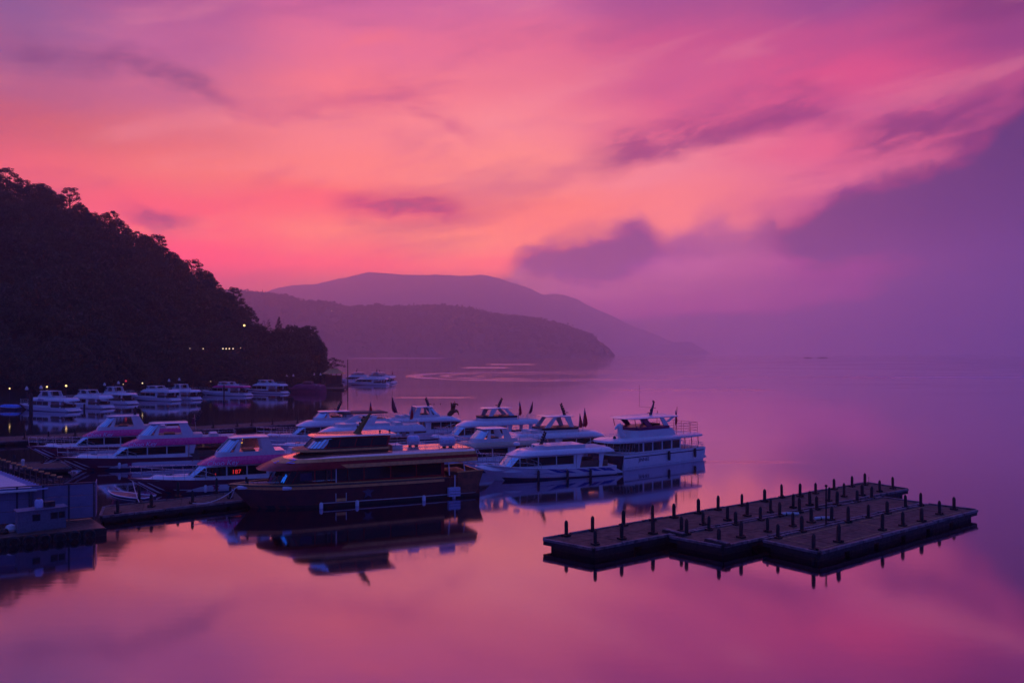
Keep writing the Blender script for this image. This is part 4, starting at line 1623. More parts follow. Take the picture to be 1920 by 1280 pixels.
rows = {
    'far edge of the longest pontoon': [z1(*p) for p in ((283, 662), (507, 617), (773, 572), (1022, 530), (1206, 505), (1415, 470), (1583, 440), (1788, 402))] +
                                                 [z2(*p) for p in ((147, 350), (287, 318), (437, 310), (565, 285), (715, 250), (862, 228), (968, 214))],
    'near edge of the longest pontoon': [z1(*p) for p in ((530, 735), (757, 688), (1025, 642), (1270, 622), (1455, 565), (1663, 528), (1832, 490))] +
                                                  [z2(*p) for p in ((195, 440), (380, 400), (516, 380), (672, 345), (797, 310), (945, 300), (1088, 268), (1196, 244))],
    'far edge of the middle pontoon': [z1(*p) for p in ((1313, 648), (1505, 612), (1735, 565))] +
                                                  [z2(*p) for p in ((112, 500), (270, 470), (433, 440), (573, 415), (740, 380), (904, 350), (1022, 326))],
    'near edge of the middle pontoon': [z1(*p) for p in ((1590, 722), (1780, 675))] +
                                                 [z2(*p) for p in ((172, 595), (377, 552), (528, 522), (695, 505), (830, 520), (995, 482), (1150, 448), (1300, 402))],
    'far edge of the nearest pontoon': [z2(*p) for p in ((255, 648), (452, 596), (1424, 384))],
    'near edge of the nearest pontoon': [z2(*p) for p in ((547, 745), (750, 682), (1110, 585), (1277, 548), (1432, 512), (1578, 455), (1697, 414))],
}
ang = math.atan2(e1.y, e1.x)
for where, pts in rows.items():
    pts = sorted(pts)
    for i, (px, py) in enumerate(pts):
        p = gp(px, py, ZD)
        put_post(p, random.uniform(1.04, 1.30), f'{ORD[i]} dark mooring post from the left on the {where}', 'mooring posts on the staggered pontoons', ang + random.choice((0, PI / 2, PI)))
p = gp(1549, 985, ZD)
tp = thing('light_pole', 'tall thin pole standing between the pontoons, above all the posts', 'pole', p)
MB().tube([(0, 0, -1.2), (0, 0, 3.0)], .075, 8, .06).build('shaft', 'post', tp)
MB().lathe([(.01, 3.0), (.10, 3.0), (.11, 3.1), (.05, 3.16), (.01, 3.17)]).build('cap', 'collar', tp)
p = gp(1629, 907, ZD)
tp = thing('antenna_rod', 'short thin rod at the far corner of the longest pontoon', 'rod', p)
MB().tube([(0, 0, 0), (0, 0, .75)], .02, 6).build('shaft', 'dark', tp)

# flat bumper blocks on the outer corners of the pontoons
for (px, py, lab) in ((1264, 1001, 'low grey bumper block in the inner corner of the longest pontoon'), (1345, 1019, 'low grey bumper block on the near corner of the middle pontoon'),
                      (1480, 966, 'pale rolled cover lying on the middle pontoon near the tall pole'), (1545, 974, 'pale rolled cover lying at the foot of the tall pole')):
    p = gp(px, py, ZD)
    o = thing('bumper_block' if 'bumper' in lab else 'rolled_cover', lab, 'bumper' if 'bumper' in lab else 'cover', p, ang + (PI / 2 if 'bumper' in lab else -.5))
    if 'bumper' in lab:
        MB().hexa([(-1.0, -.25, 0), (1.0, -.25, 0), (1.0, .25, 0), (-1.0, .25, 0)], [(-.95, -.2, .22), (.95, -.2, .22), (.95, .2, .22), (-.95, .2, .22)]).build('block', 'float', o)
        MB().hexa([(-.95, -.2, .22), (.95, -.2, .22), (.95, .2, .22), (-.95, .2, .22)], [(-.8, -.14, .27), (.8, -.14, .27), (.8, .14, .27), (-.8, .14, .27)]).build('pad', 'kerb', o)
    else:
        MB().tube([(-.8, 0, .12), (-.2, .05, .15), (.8, 0, .12)], .13, 8).build('roll', 'cap', o)
        MB().tube([(-.3, 0, .13), (-.25, 0, .13)], .15, 8).build('strap', 'dark', o)

# docks among the boats
fd = [gp(190, 968, .6), gp(197, 950, .6), gp(470, 921, .6), gp(470, 936, .6)]
dock('finger_dock', 'foreground finger dock between the shed wall and the big burgundy boat', fd, .6, floats=6)
for i, (px, py) in enumerate(((221, 962), (284, 950), (361, 943), (432, 934))):
    put_post(gp(px, py, .6), 1.15, f'{ORD[i]} dark mooring post from the left, near edge of the foreground finger dock', 'mooring posts of the foreground dock')
for i, (px, py) in enumerate(((261, 941), (334, 932), (406, 925))):
    put_post(gp(px, py, .6), 1.5, f'{ORD[i]} dark mooring post from the left, rear edge of the foreground finger dock', 'mooring posts of the foreground dock')
md = [gp(-60, 832, .6), gp(-60, 823, .6), gp(640, 784, .6), gp(640, 790, .6)]
dock('finger_dock', 'long thin dock crossing behind the pink boats', md, .6, floats=14)
for i, px in enumerate((46, 91, 141, 205, 400, 445, 472, 511, 558, 592, 612)):
    py = float(np.interp(px, [-60, 640], [829, 788]))
    put_post(gp(px, py, .6), 1.25 if px > 300 else 1.0, f'{ORD[i]} mooring post from the left on the long dock behind the pink boats', 'mooring posts of the long dock')
sd = [gp(22, 879, .6), gp(22, 868, .6), gp(112, 866, .6), gp(132, 877, .6)]
dock('finger_dock', 'short dock under the bow of the pink boat at the left', sd, .6, floats=3)
p = gp(43, 873, .6)
b = thing('bollard', 'white round-topped bollard on the short dock under the pink bow', 'bollard', p)
MB().lathe([(.01, 0), (.17, 0), (.17, .5), (.22, .62), (.16, .78), (.01, .82)], seg=12).build('drum', 'cap', b)
MB().lathe([(.22, .005), (.24, .04), (.17, .06), (.01, .06)], seg=12).build('flange', 'collar', b)
for i, px in enumerate((27, 82)):
    put_post(gp(px, 868, .6), 1.0, f'dark mooring post, {ORD[i]} from the left on the short dock under the pink bow', 'mooring posts of the short dock')
# posts standing behind the white boats, right of the long dock
for i, (px, D) in enumerate(((688, 136), (697, 136), (713, 137))):
    p = at(px, D, .55)
    put_post(p, 1.6, f'dark pile, {ORD[i]} of the three left of the horse-headed boat', 'piles behind the white boats')
p = at(652, 318, 0)
tp = thing('mast_pole', 'tall bare dark pole standing in the water before the far cluster of boats', 'pole', p)
MB().tube([(0, 0, -1.0), (0, 0, 11.2)], .22, 8, .16).build('shaft', 'post', tp)
MB().lathe([(.01, 11.2), (.24, 11.2), (.2, 11.4), (.01, 11.45)]).build('cap', 'collar', tp)


def capped_pile(px, D, top, label):
    p = at(px, D, 0)
    o = thing('capped_pile', label, 'pile', p, 0, 'white capped piles behind the far boats')
    MB().tube([(0, 0, -1), (0, 0, top - .9)], .24, 8).build('pile', 'post', o)
    MB().lathe([(.01, top - .92), (.34, top - .92), (.42, top - .75), (.30, top - .35), (.06, top), (.01, top)], seg=10).build('cap', 'cap', o)


names = ['beside the flybridge of the leftmost white boat', 'right of the flybridge of the leftmost white boat', 'between the crowded white boats', 'over the stern of the crowded white boats',
         'left over the long white boat', 'right over the long white boat', 'behind the red-striped white boat', 'behind the maroon covered boat, first of its pair', 'behind the maroon covered boat, second of its pair',
         'left near the shore pavilion', 'right near the shore pavilion']
for (px, y, D), nm in zip(((50, 724, 205), (77, 722, 206), (196, 717, 236), (222, 714, 236), (317, 710, 258), (336, 708, 258), (494, 703, 296), (538, 701, 300), (550, 701, 300), (589, 699, 312), (601, 699, 312)), names):
    capped_pile(px, D, CAM_H - (y - HOR) * D / FPX, 'white capped dark pile ' + nm)
for i, (px, y, D, lab) in enumerate(((58, 738, 188, 'thick black pile in the water before the leftmost white boat'), (158, 758, 198, 'thin black pile at the stern of the second far white boat'),
                                     (420, 722, 262, 'short black pile before the pink-roofed far boat'))):
    p = at(px, D, 0)
    o = thing('black_pile', lab, 'pile', p)
    MB().tube([(0, 0, -1), (0, 0, CAM_H - (y - HOR) * D / FPX)], .42 if i == 0 else .22, 10).build('pile', 'post', o)
    zt = CAM_H - (y - HOR) * D / FPX
    MB().lathe([(.01, zt), (.46 if i == 0 else .26, zt), (.3 if i == 0 else .16, zt + .14), (.01, zt + .16)]).build('cap', 'float', o)


# ------------------------------------------------------------------ lamps ashore
def street_lamp(px, py, D, hpole, label, m='lamp', r=.28, group=None):
    z = CAM_H - (py - HOR) * D / FPX
    p = at(px, D, z - hpole)
    o = thing('street_lamp', label, 'lamp', p, 0, group)
    MB().tube([(0, 0, -2), (0, 0, hpole - r)], .06, 6).build('pole', 'dark', o)
    r *= .82
    MB().lathe([(.01, hpole - r), (r * .8, hpole - r * .7), (r, hpole), (r * .7, hpole + r * .7), (.01, hpole + r)], seg=10).build('lamp_globe', m, o)
    MB().lathe([(.01, hpole + r), (r * .75, hpole + r * .95), (r * .3, hpole + r * 1.3), (.01, hpole + r * 1.35)], seg=10).build('lamp_hood', 'dark', o)


def front_D(px, q):
    ds, dr = interp(SHORE, px), interp(RIDGE, px)
    return ds + (dr - ds) * q


street_lamp(458, 610, 262, 7, 'bright yellow street lamp glowing high on the dark slope', r=.42)
for i, (px, lab) in enumerate(((381, 'first from the left'), (418, 'second from the left'), (424, 'third from the left'), (430, 'fourth from the left'), (437, 'fifth, rightmost bright one'))):
    street_lamp(px, 653.5, 256, 3, f'small lit lamp of the bright row on the dark hillside, {lab}', 'lampw', .20 if px < 400 else .26, 'row of lamps on the hillside')
street_lamp(356, 653, 256, 3, 'faint pale lamp left of the bright row on the hillside', 'lampw', .14)
street_lamp(451, 652, 256, 3, 'faint pale lamp right of the bright row on the hillside', 'lampw', .13)
for px, py, D, m, r, lab in ((18, 728, 206, 'lamp', .22, 'small yellow lamp at the shore over the boats at the left edge'), (88, 725, 206, 'lamp', .26, 'yellow lamp right of the leftmost white boat flybridge'),
                             (124, 723, 208, 'lamp', .30, 'brightest yellow lamp between the first two far white boats'), (231, 720, 238, 'lampw', .14, 'tiny lamp right of the crowded white boats'),
                             (236, 714, 240, 'lampr', .36, 'dim red lamp above the crowded white boats'), (267, 718, 244, 'lampw', .26, 'pale lamp under the hardtop of the long white boat'),
                             (395, 715, 276, 'lampw', .2, 'pale lamp left of the pink-roofed far boat'), (487, 708, 292, 'lampw', .30, 'pale lamp right of the red-striped white boat mast')):
    street_lamp(px, py, D, CAM_H - (py - HOR) * D / FPX - .5, lab, m, r)
street_lamp(622, 583, 2900, 8, 'tiny white lamp on the hazy peninsula', 'lampw', 1.8)
p = gp(453, 838, .6)
z = CAM_H - (824 - HOR) * p.y / FPX
o = thing('lantern_post', 'glowing amber lantern at the stern of the middle pink boat', 'lantern', (p.x, p.y, .6))
MB().tube([(0, 0, 0), (0, 0, z - .6 - .5)], .05, 6).build('pole', 'dark', o)
MB().lathe([(.01, z - 1.12), (.13, z - 1.05), (.17, z - .7), (.08, z - .2), (.01, z - .1)], seg=10).build('lamp_globe', 'lampo', o)


# ------------------------------------------------------------------ shore shed, gangway, work barge
def shed():
    a, b = gp(-70, 988, .7), gp(176, 969, .7)
    d = (b - a).normalized()
    rz = math.atan2(d.y, d.x)
    L = (b - a).length
    o = thing('metal_screen', 'blue-grey sheet metal screen wall on the work platform at the left edge', 'wall', a, rz)
    H = 2.75
    pn = MB()
    n = 5
    for i in range(n):
        x0, x1 = L * i / n + .09, L * (i + 1) / n - .09
        for k in range(3):
            zz0, zz1 = k * H / 3 + .02, (k + 1) * H / 3 - .02
            r = 14
            for j in range(r):
                u0, u1 = x0 + (x1 - x0) * j / r, x0 + (x1 - x0) * (j + 1) / r
                pn.hexa([(u0, 0, zz0), (u1 - .03, 0, zz0), (u1 - .03, .05, zz0), (u0, .05, zz0)], [(u0, 0, zz1), (u1 - .03, 0, zz1), (u1 - .03, .05, zz1), (u0, .05, zz1)])
            pn.box(x0 - .02, x1 + .02, .03, .07, zz0, zz1)
    pn.build('panel', 'panel', o, 0)
    ps = MB()
    for i in range(n + 1):
        x = L * i / n
        w = .07 if i not in (0, n) else .05
        ps.box(x - w, x + w, -.03, .12, -.5, H + .04)
    ps.build('frame_post', 'panelpost', o, 0)
    MB().box(-.1, L + .1, -.05, .14, H + .045, H + .12).build('top_rail', 'panelpost', o, 0)
    MB().box(L + .09, L + .14, .2, 2.4, 0, H).build('end_panel', 'panel', o, 0)
    # landing deck and gangway behind it
    q = [gp(-60, 926, 3.3), gp(70, 917, 3.3), gp(-4, 886, 3.3), gp(-80, 860, 3.3)]
    c = q[0].copy()
    g = thing('landing_deck', 'pale landing deck with blue slatted edge behind the metal screen', 'deck', c)
    P = [p - c for p in q]
    up = Vector((0, 0, .12))
    MB().hexa([p - up for p in P], P).build('deck', 'offwhite', g, 0)
    st = MB()
    e0, e1_ = P[1], P[3]
    ee = (e1_ - e0).normalized()
    out = Vector((ee.y, -ee.x, 0))
    if out.dot(P[0] - P[1]) > 0:
        out = -out
    k = 34
    Ln = (e1_ - e0).length
    for i in range(k):
        u = Ln * i / k
        a0 = e0 + ee * u + out * .02
        s_ = [a0, a0 + ee * .14, a0 + ee * .14 + out * .75, a0 + out * .75]
        st.hexa([p - up * .5 for p in s_], [p + up * .3 for p in s_])
    st.build('slat', 'slat', g, 0)
    # heavy posts carrying the deck
    lg = MB()
    for p in (P[0] * .9, P[1] * .9 + P[0] * .1, P[2], P[3] * .95):
        lg.tube([Vector(p) + Vector((0, 0, -4.2)), Vector(p) + Vector((0, 0, -.12))], .14, 8)
    lg.build('support', 'panelpost', g)
    # dark railing along the gangway
    ra, rb = gp(-30, 872, 3.1), gp(112, 918, 2.6)
    r = thing('gangway_railing', 'row of dark railing posts slanting down behind the landing deck', 'railing', ra)
    d2 = rb - ra
    m_ = 14
    for i in range(m_ + 1):
        p = d2 * (i / m_)
        bo = MB().box(p.x - .06, p.x + .06, p.y - .06, p.y + .06, p.z - 1.2, p.z + .95).build('baluster', 'dark', r, 0)
        MB().box(p.x - .17, p.x + .17, p.y - .10, p.y + .10, p.z + 1.03, p.z + 1.14).build('post_cap', 'tan', bo, 0)
    hr = MB()
    for dzz, rr_ in ((.96, .07), (.45, .04), (-.1, .1)):
        hr.tube([Vector((0, 0, dzz)), d2 + Vector((0, 0, dzz))], rr_, 6)
    hr.build('handrail', 'collar', r)
    # walkway under the railing
    sup = MB()
    for i in (0, 5, 10, 14):
        p = d2 * (i / m_)
        sup.tube([(p.x, p.y, -3.9), (p.x, p.y, p.z - .1)], .12, 7)
    sup.build('support', 'post', r)


shed()


def barge():
    q = [gp(-60, 1016, .55), gp(200, 990, .55), gp(172, 971, .55), gp(-60, 992, .55)]
    c = q[0].copy()
    c.z = 0
    o = thing('work_barge', 'dark low work barge with tyres along its side under the metal screen', 'barge', c)
    P = [Vector((p.x - c.x, p.y - c.y, 0)) for p in q]
    MB().hexa([p + Vector((0, 0, -.4)) for p in P], [p + Vector((0, 0, .54)) for p in P]).build('hull', 'float', o, 0)
    I = inset(P, .12)
    MB().hexa([p + Vector((0, 0, .545)) for p in I], [p + Vector((0, 0, .60)) for p in I]).build('deck', 'wood', o, 0)
    d = (P[1] - P[0])
    nrm = Vector((d.y, -d.x, 0)).normalized()
    for i in range(8):
        p = P[0] + d * ((i + .8) / 9) + nrm * .16
        rz = math.atan2(d.y, d.x)
        ty = MB()
        rings = []
        for k in range(14):
            a = 2 * PI * k / 14
            cx, cz = .34 * math.cos(a), .34 * math.sin(a)
            rings.append([(cx * (1 + .32 * math.cos(b)), .11 * math.sin(b), cz * (1 + .32 * math.cos(b))) for b in [2 * PI * j / 8 for j in range(8)]])
        rings.append(rings[0])
        ty.loft(rings, False, False)
        t = ty.build('tyre_fender', 'black', o)
        t.location = p + Vector((0, 0, .22))
        t.rotation_euler = (0, 0, rz)
    # site cabin standing on the barge
    a, b = gp(34, 1000, .6), gp(124, 988, .6)
    dd = (b - a).normalized()
    rz = math.atan2(dd.y, dd.x)
    L = (b - a).length
    cb = thing('site_cabin', 'small grey cabin with three square windows standing on the work barge', 'cabin', a + Vector((0, 0, .002)), rz)
    MB().box(0, L, 0, 1.0, 0, 1.55).build('wall', 'cabin', cb, 0)
    MB().hexa([(-.1, -.1, 1.553), (L + .1, -.1, 1.553), (L + .1, 1.1, 1.553), (-.1, 1.1, 1.553)], [(-.1, -.1, 1.62), (L + .1, -.1, 1.62), (L + .1, 1.1, 1.68), (-.1, 1.1, 1.68)]).build('roof', 'cabin', cb, 0)
    for x0, x1 in ((.30, .44), (.68, .81), (.85, .96)):
        w = MB().box(L * x0 - .04, L * x1 + .04, -.025, .02, .78, 1.28).build('window_frame', 'dark', cb, 0)
        MB().box(L * x0, L * x1, -.04, .0, .82, 1.24).build('window_pane', 'glass', w, 0)
    t = thing('water_tank', 'small pale round tank on the roof of the grey site cabin', 'tank', a + dd * (L * .46) + Vector((-dd.y, dd.x, 0)) * .5 + Vector((0, 0, 1.67)))
    MB().lathe([(.01, 0), (.27, 0), (.29, .1), (.29, .5), (.22, .62), (.01, .66)], seg=14).build('barrel', 'tank', t)
    MB().lathe([(.01, .665), (.12, .665), (.12, .72), (.01, .74)], seg=10).build('lid', 'dark', t)
    u = thing('air_unit', 'dark boxy unit beside the round tank on the site cabin', 'machine', a + dd * (L * .68) + Vector((-dd.y, dd.x, 0)) * .5 + Vector((0, 0, 1.67)), rz)
    MB().box(-.35, .35, -.2, .2, 0, .4).build('casing', 'dark', u)
    MB().lathe([(.01, -.215), (.15, -.215), (.15, -.202), (.01, -.202)], (0, 0, .2), 12, 'y').build('grille', 'collar', u)
    for i, (px, py, lab, s) in enumerate(((20, 996, 'pale sack slumped on the barge left of the site cabin', .42), (8, 1000, 'smaller dark sack beside the pale sack on the barge', .3))):
        p = gp(px, py, .6)
        b_ = MB().lathe([(.01, 0), (s * .9, .02), (s, s * .5), (s * .7, s * 1.1), (s * .2, s * 1.35), (.01, s * 1.4)], seg=12)
        ob = b_.build('sack', 'offwhite' if i == 0 else 'collar')
        ob.location = p
        tag(ob, lab, 'sack')


barge()


def skiff():
    b, s = gp(200, 930, .55), gp(262, 936, .4)
    d = (b - s).normalized()
    root = thing('skiff', 'small open skiff with pale gunwales beside the foreground dock', 'boat', (b + s) / 2 * Vector((1, 1, 0)) if False else Vector(((b.x + s.x) / 2, (b.y + s.y) / 2 + 1.2, 0)), math.atan2(d.y, d.x))
    H = Hull(4.6, 1.7, .45, .85, flare=.25)
    H.mesh(N=12).build('hull', 'navy', root, 50)
    H.gunwale(.06, 12).build('gunwale', 'white', root)
    H.deck(drop=.25).build('floor', 'deck', root)
    for x in (-1.2, .3):
        MB().box(x - .15, x + .15, -.72, .72, .32, .38).build('thwart', 'wood', root)


skiff()


# ------------------------------------------------------------------ the boats
def skin_mesh(name, verts, edges, radii, m, parent, loc=(0, 0, 0), sub=2):
    me = bpy.data.meshes.new(name)
    me.from_pydata([Vector(v) for v in verts], edges, [])
    o = bpy.data.objects.new(name, me)
    COL.objects.link(o)
    sk = o.modifiers.new('skin', 'SKIN')
    for i, r in enumerate(radii):
        rr = r if isinstance(r, tuple) else (r, r)
        me.skin_vertices[0].data[i].radius = rr
    me.skin_vertices[0].data[0].use_root = True
    ss = o.modifiers.new('sub', 'SUBSURF')
    ss.levels = ss.render_levels = sub
    dg = bpy.context.evaluated_depsgraph_get()
    dg.update()
    nm = bpy.data.meshes.new_from_object(o.evaluated_get(dg))
    o.modifiers.clear()
    o.data = nm
    nm.name = name
    nm.polygons.foreach_set('use_smooth', [True] * len(nm.polygons))
    nm.materials.clear()
    nm.materials.append(M[m])
    o.parent = parent
    o.location = loc
    return o


def horse(parent, loc, s, m, rearing=True):
    if rearing:
        V = [(-.9, 0, .1), (-.45, 0, .35), (-.05, 0, .75), (.15, 0, 1.25), (.22, 0, 1.75), (.42, 0, 2.12), (.72, 0, 2.0), (1.0, 0, 1.72),
             (.2, .24, .75), (.75, .28, .95), (1.05, .28, .75), (1.12, .27, .42), (1.2, .27, .3), (.2, -.24, .7), (.68, -.28, .78), (.9, -.28, .55), (.95, -.27, .25), (1.03, -.27, .15),
             (-.08, 0, 1.7), (.02, 0, 2.1), (-.35, 0, 1.15)]
        E = [(0, 1), (1, 2), (2, 3), (3, 4), (4, 5), (5, 6), (6, 7), (2, 8), (8, 9), (9, 10), (10, 11), (11, 12), (2, 13), (13, 14), (14, 15), (15, 16), (16, 17), (4, 18), (5, 19), (3, 20)]
        Rr = [.32, .44, .46, .32, .25, .22, .17, .11, .2, .15, .10, .08, .09, .2, .15, .10, .08, .09, .10, .06, .10]
    else:
        V = [(-.8, 0, 0), (-.35, 0, .25), (0, 0, .62), (.12, 0, 1.05), (.18, 0, 1.42), (.42, 0, 1.52), (.72, 0, 1.32), (.92, 0, 1.08), (.06, .10, 1.78), (.06, -.10, 1.78)]
        E = [(0, 1), (1, 2), (2, 3), (3, 4), (4, 5), (5, 6), (6, 7), (4, 8), (4, 9)]
        Rr = [.30, .42, .36, .28, .25, .20, .15, .12, .05, .05]
    V = [tuple(c * s for c in v) for v in V]
    Rr = [r * s for r in Rr]
    o = skin_mesh('horse_figure', V, E, Rr, m, parent, loc)
    mane = MB()
    if rearing:
        for i in range(7):
            q = i / 6
            b = Vector((.02 - .05 * q, 0, 1.2 + .9 * q)) * s
            mane.hexa([b + Vector((-.12, -.05, -.1)) * s, b + Vector((.1, -.05, -.1)) * s, b + Vector((.1, .05, -.1)) * s, b + Vector((-.12, .05, -.1)) * s],
                      [b + Vector((-.34, -.02, .10)) * s, b + Vector((-.22, -.02, .16)) * s, b + Vector((-.22, .02, .16)) * s, b + Vector((-.34, .02, .10)) * s])
        for y in (-.1, .1):
            mane.lathe([(.07 * s, 0), (.05 * s, .1 * s), (.005, .24 * s)], (.36 * s, y * s, 2.26 * s), 6)
    else:
        for i in range(5):
            q = i / 4
            b = Vector((-.16, 0, .75 + .75 * q)) * s
            mane.hexa([b + Vector((-.1, -.04, -.1)) * s, b + Vector((.1, -.04, -.1)) * s, b + Vector((.1, .04, -.1)) * s, b + Vector((-.1, .04, -.1)) * s],
                      [b + Vector((-.2, -.02, .12)) * s, b + Vector((-.1, -.02, .16)) * s, b + Vector((-.1, .02, .16)) * s, b + Vector((-.2, .02, .12)) * s])
    mane.build('mane', m, o)
    return o


def strip_loft(o0, o1, th=.03):
    """Thin proud band following two plan outlines."""
    mb = MB()
    n = len(o0)

    def grow(o, d):
        c = Vector((0, 0, 0))
        out = []
        for i, p in enumerate(o):
            p = Vector(p)
            a, b = Vector(o[max(i - 1, 0)]), Vector(o[min(i + 1, n - 1)])
            t = (b - a)
            nn = Vector((t.y, -t.x, 0))
            if nn.length < 1e-6:
                nn = Vector((1, 0, 0))
            nn.normalize()
            if i in (0,):
                nn = Vector((0, 1, 0))
            if i == n - 1:
                nn = Vector((0, -1, 0))
            if nn.dot(Vector((p.x - (o[0][0] - 30), p.y * 8, 0))) < 0:
                nn = -nn
            out.append(p + nn * d)
        return out
    a0, a1 = grow(o0, th), grow(o1, th)
    b0, b1 = grow(o0, -.03), grow(o1, -.03)
    mb.loft([[a0[i], a1[i], b1[i], b0[i]] for i in range(n)])
    return mb


def big_boat():
    bow = gp(428, 908, 2.25)
    head = Vector((-.912, -.41, 0)).normalized()
    L = 24.6
    B = 5.7
    loc = Vector((bow.x, bow.y, 0)) - head * (L / 2 * .94)
    root = thing('tour_boat', 'big burgundy three-tier tour boat with tan bands at the front of the fleet', 'boat', loc, math.atan2(head.y, head.x))
    root.scale = (.94, 1, 1)
    H = Hull(L, B, 2.0, 2.25, rake=.10, full=.62, pw=2.6, flare=.13, depth=.4)
    H.mesh(N=24).build('hull', 'burghull', root, 50)
    H.strip(.02, .26, 0.0, .97, .01).build('dark_waterline', 'black', root)
    H.strip(.86, .985, 0.16, .998, .05).build('gunwale_band', 'tan', root)
    cb = MB()
    for s in (1, -1):
        ring = []
        for i in range(25):
            x, y, z = H.pt(.16 + .835 * i / 24, 1, s, .07)
            yi = max(0.0, abs(y) - .50) * s
            ring.append([(x, y, z + .06), (x, yi, z + .10), (x, yi, z + .02), (x, y, z - .04)])
        cb.loft(ring)
    cb.build('gunwale_board', 'tan', root, 30)
    g = MB()
    for s in (1, -1):
        g.tube([H.pt(.14 + .86 * i / 24, 1, s, .02) for i in range(25)], .085, 6)
    g.build('cap_rail', 'wood', root)
    H.strip(.300, .328, 0.02, .72, .07).build('rub_rail', 'offwhite', root)
    H.deck(drop=.28).build('deck', 'tan', root)
    # inner bulwark lip at the bow, bitts
    for y in (.55, -.55):
        bt = MB().tube([(10.6, y, 1.9), (10.6, y, 2.75)], .10, 8).tube([(10.6, y - .2, 2.6), (10.6, y + .2, 2.6)], .06, 6)
        bt.build('mooring_bitt', 'black', root)
    MB().tube([H.pt(.60 + .34 * i / 14, 1, 1, -.55)[:2] + (2.42,) for i in range(15)], .03, 6).build('bow_handrail', 'steel', root)
    MB().hexa([(11.1, -.5, 2.03), (12.0, -.15, 2.06), (12.0, .15, 2.06), (11.1, .5, 2.03)], [(11.1, -.5, 2.10), (12.0, -.15, 2.12), (12.0, .15, 2.12), (11.1, .5, 2.10)]).build('bow_plate', 'cream', root)
    # pale mooring covers on the gunwale
    for t, nm in ((.955, 1.1), (.80, .9)):
        a = Vector(H.pt(t, .93, 1, .08))
        MB().lathe([(.01, -nm / 2), (.16, -nm / 2 + .05), (.19, 0), (.16, nm / 2 - .05), (.01, nm / 2)], a, 8, 'x').build('gunwale_pad', 'fender', root)
    # main saloon
    z0, z1_ = 1.78, 3.48
    lo = nose(-8.6, 8.9, 2.25, 2.6, z0, .62, 6)
    hi = nose(-8.6, 8.0, 2.25, 2.5, z1_, .62, 6)
    sal = MB().loft([lo, hi]).build('saloon', 'burg', root)
    ws = MB()
    for q in panes(lo, hi, 2, len(lo) - 3, .26, .94, .05):
        ws.hexa(q[4:], q[:4])
    ws.build('saloon_windscreen', 'glass', sal)
    xs = [-8.3, -5.6, -2.9, -.2, 1.4, 3.0, 4.6, 6.2]
    for s in (1, -1):
        for a, b in zip(xs, xs[1:]):
            y = s * 2.25
            MB().box(a + .06, b - .06, min(y - s * .02, y + s * .03), max(y - s * .02, y + s * .03), 2.28, 3.36).build('window', 'glass', sal)
        for x in (1.4, 2.6, 3.5):
            MB().tube([(x, s * 2.5, 2.05), (x, s * 2.5, 3.5)], .05, 6).build('side_post', 'wood' if x != 2.6 else 'fender', root)
    MB().box(4.9, 6.0, 2.285, 2.30, 2.5, 3.2).build('side_display', 'navy', sal)
    # lit screen inside the windscreen
    k = 7
    a, b = Vector(lo[k - 3]), Vector(lo[k - 2])
    c, d = Vector(hi[k - 2]), Vector(hi[k - 3])
    n_ = (b - a).cross(d - a).normalized()
    if n_.x < 0:
        n_ = -n_

    def qd(u, v):
        return (a * (1 - u) + b * u) * (1 - v) + (d * (1 - u) + c * u) * v + n_ * .03
    dsp = MB()
    for u0, u1, v0, v1 in ((.30, .48, .36, .74), (.52, .68, .42, .80), (.72, .84, .38, .66)):
        p = [qd(u0, v0), qd(u1, v0), qd(u1, v1), qd(u0, v1)]
        dsp.hexa([x - n_ * .02 for x in p], p)
    dsp.build('lit_display', 'tvblue', sal)
    # upper deck shell with tan bands
    W1 = 2.72
    l0 = nose(-11.9, 9.0, 2.4, 3.4, 3.44, .62, 8)
    l1 = nose(-12.1, 9.75, W1, 4.2, 3.52, .62, 8)
    l2 = nose(-12.1, 9.2, W1, 4.2, 3.80, .64, 8)
    l3 = nose(-12.0, 8.3, W1 - .03, 4.0, 4.15, .66, 8)
    l4 = nose(-11.9, 7.2, W1 - .07, 3.7, 4.45, .68, 8)
    l5 = nose(-11.7, 5.8, W1 - .30, 3.2, 4.72, .70, 8)
    shell = MB().loft([l0, l1, l2, l3, l4, l5]).build('upper_deck', 'burg', root, 60)
    top = MB().loft([nose(-11.5, 8.0, W1 - .14, 3.9, 4.28, .68, 8), nose(-11.4, 5.9, W1 - .32, 3.2, 4.745, .70, 8)])
    strip_loft(l4, l5, .012).build('nose_deck', 'roof_sheen', shell, 60)
    MB().loft([nose(-11.4, 5.7, W1 - .42, 3.1, 4.715, .70, 8), nose(-11.4, 5.6, W1 - .46, 3.1, 4.745, .70, 8)]).build('roof_deck', 'roof_sheen', shell)
    strip_loft(l3, l4, .02).build('upper_band', 'tan', shell, 60)
    for s in (1, -1):
        y = s * W1
        MB().hexa([(-12.0, y - s * .04, 3.50), (1.6, y - s * .04, 3.50), (1.6, y + s * .035, 3.50), (-12.0, y + s * .035, 3.50)], [(-12.0, y - s * .04, 3.84), (2.2, y - s * .04, 3.84), (2.2, y + s * .035, 3.84), (-12.0, y + s * .035, 3.84)]).build('lower_band', 'tan', shell, 0)
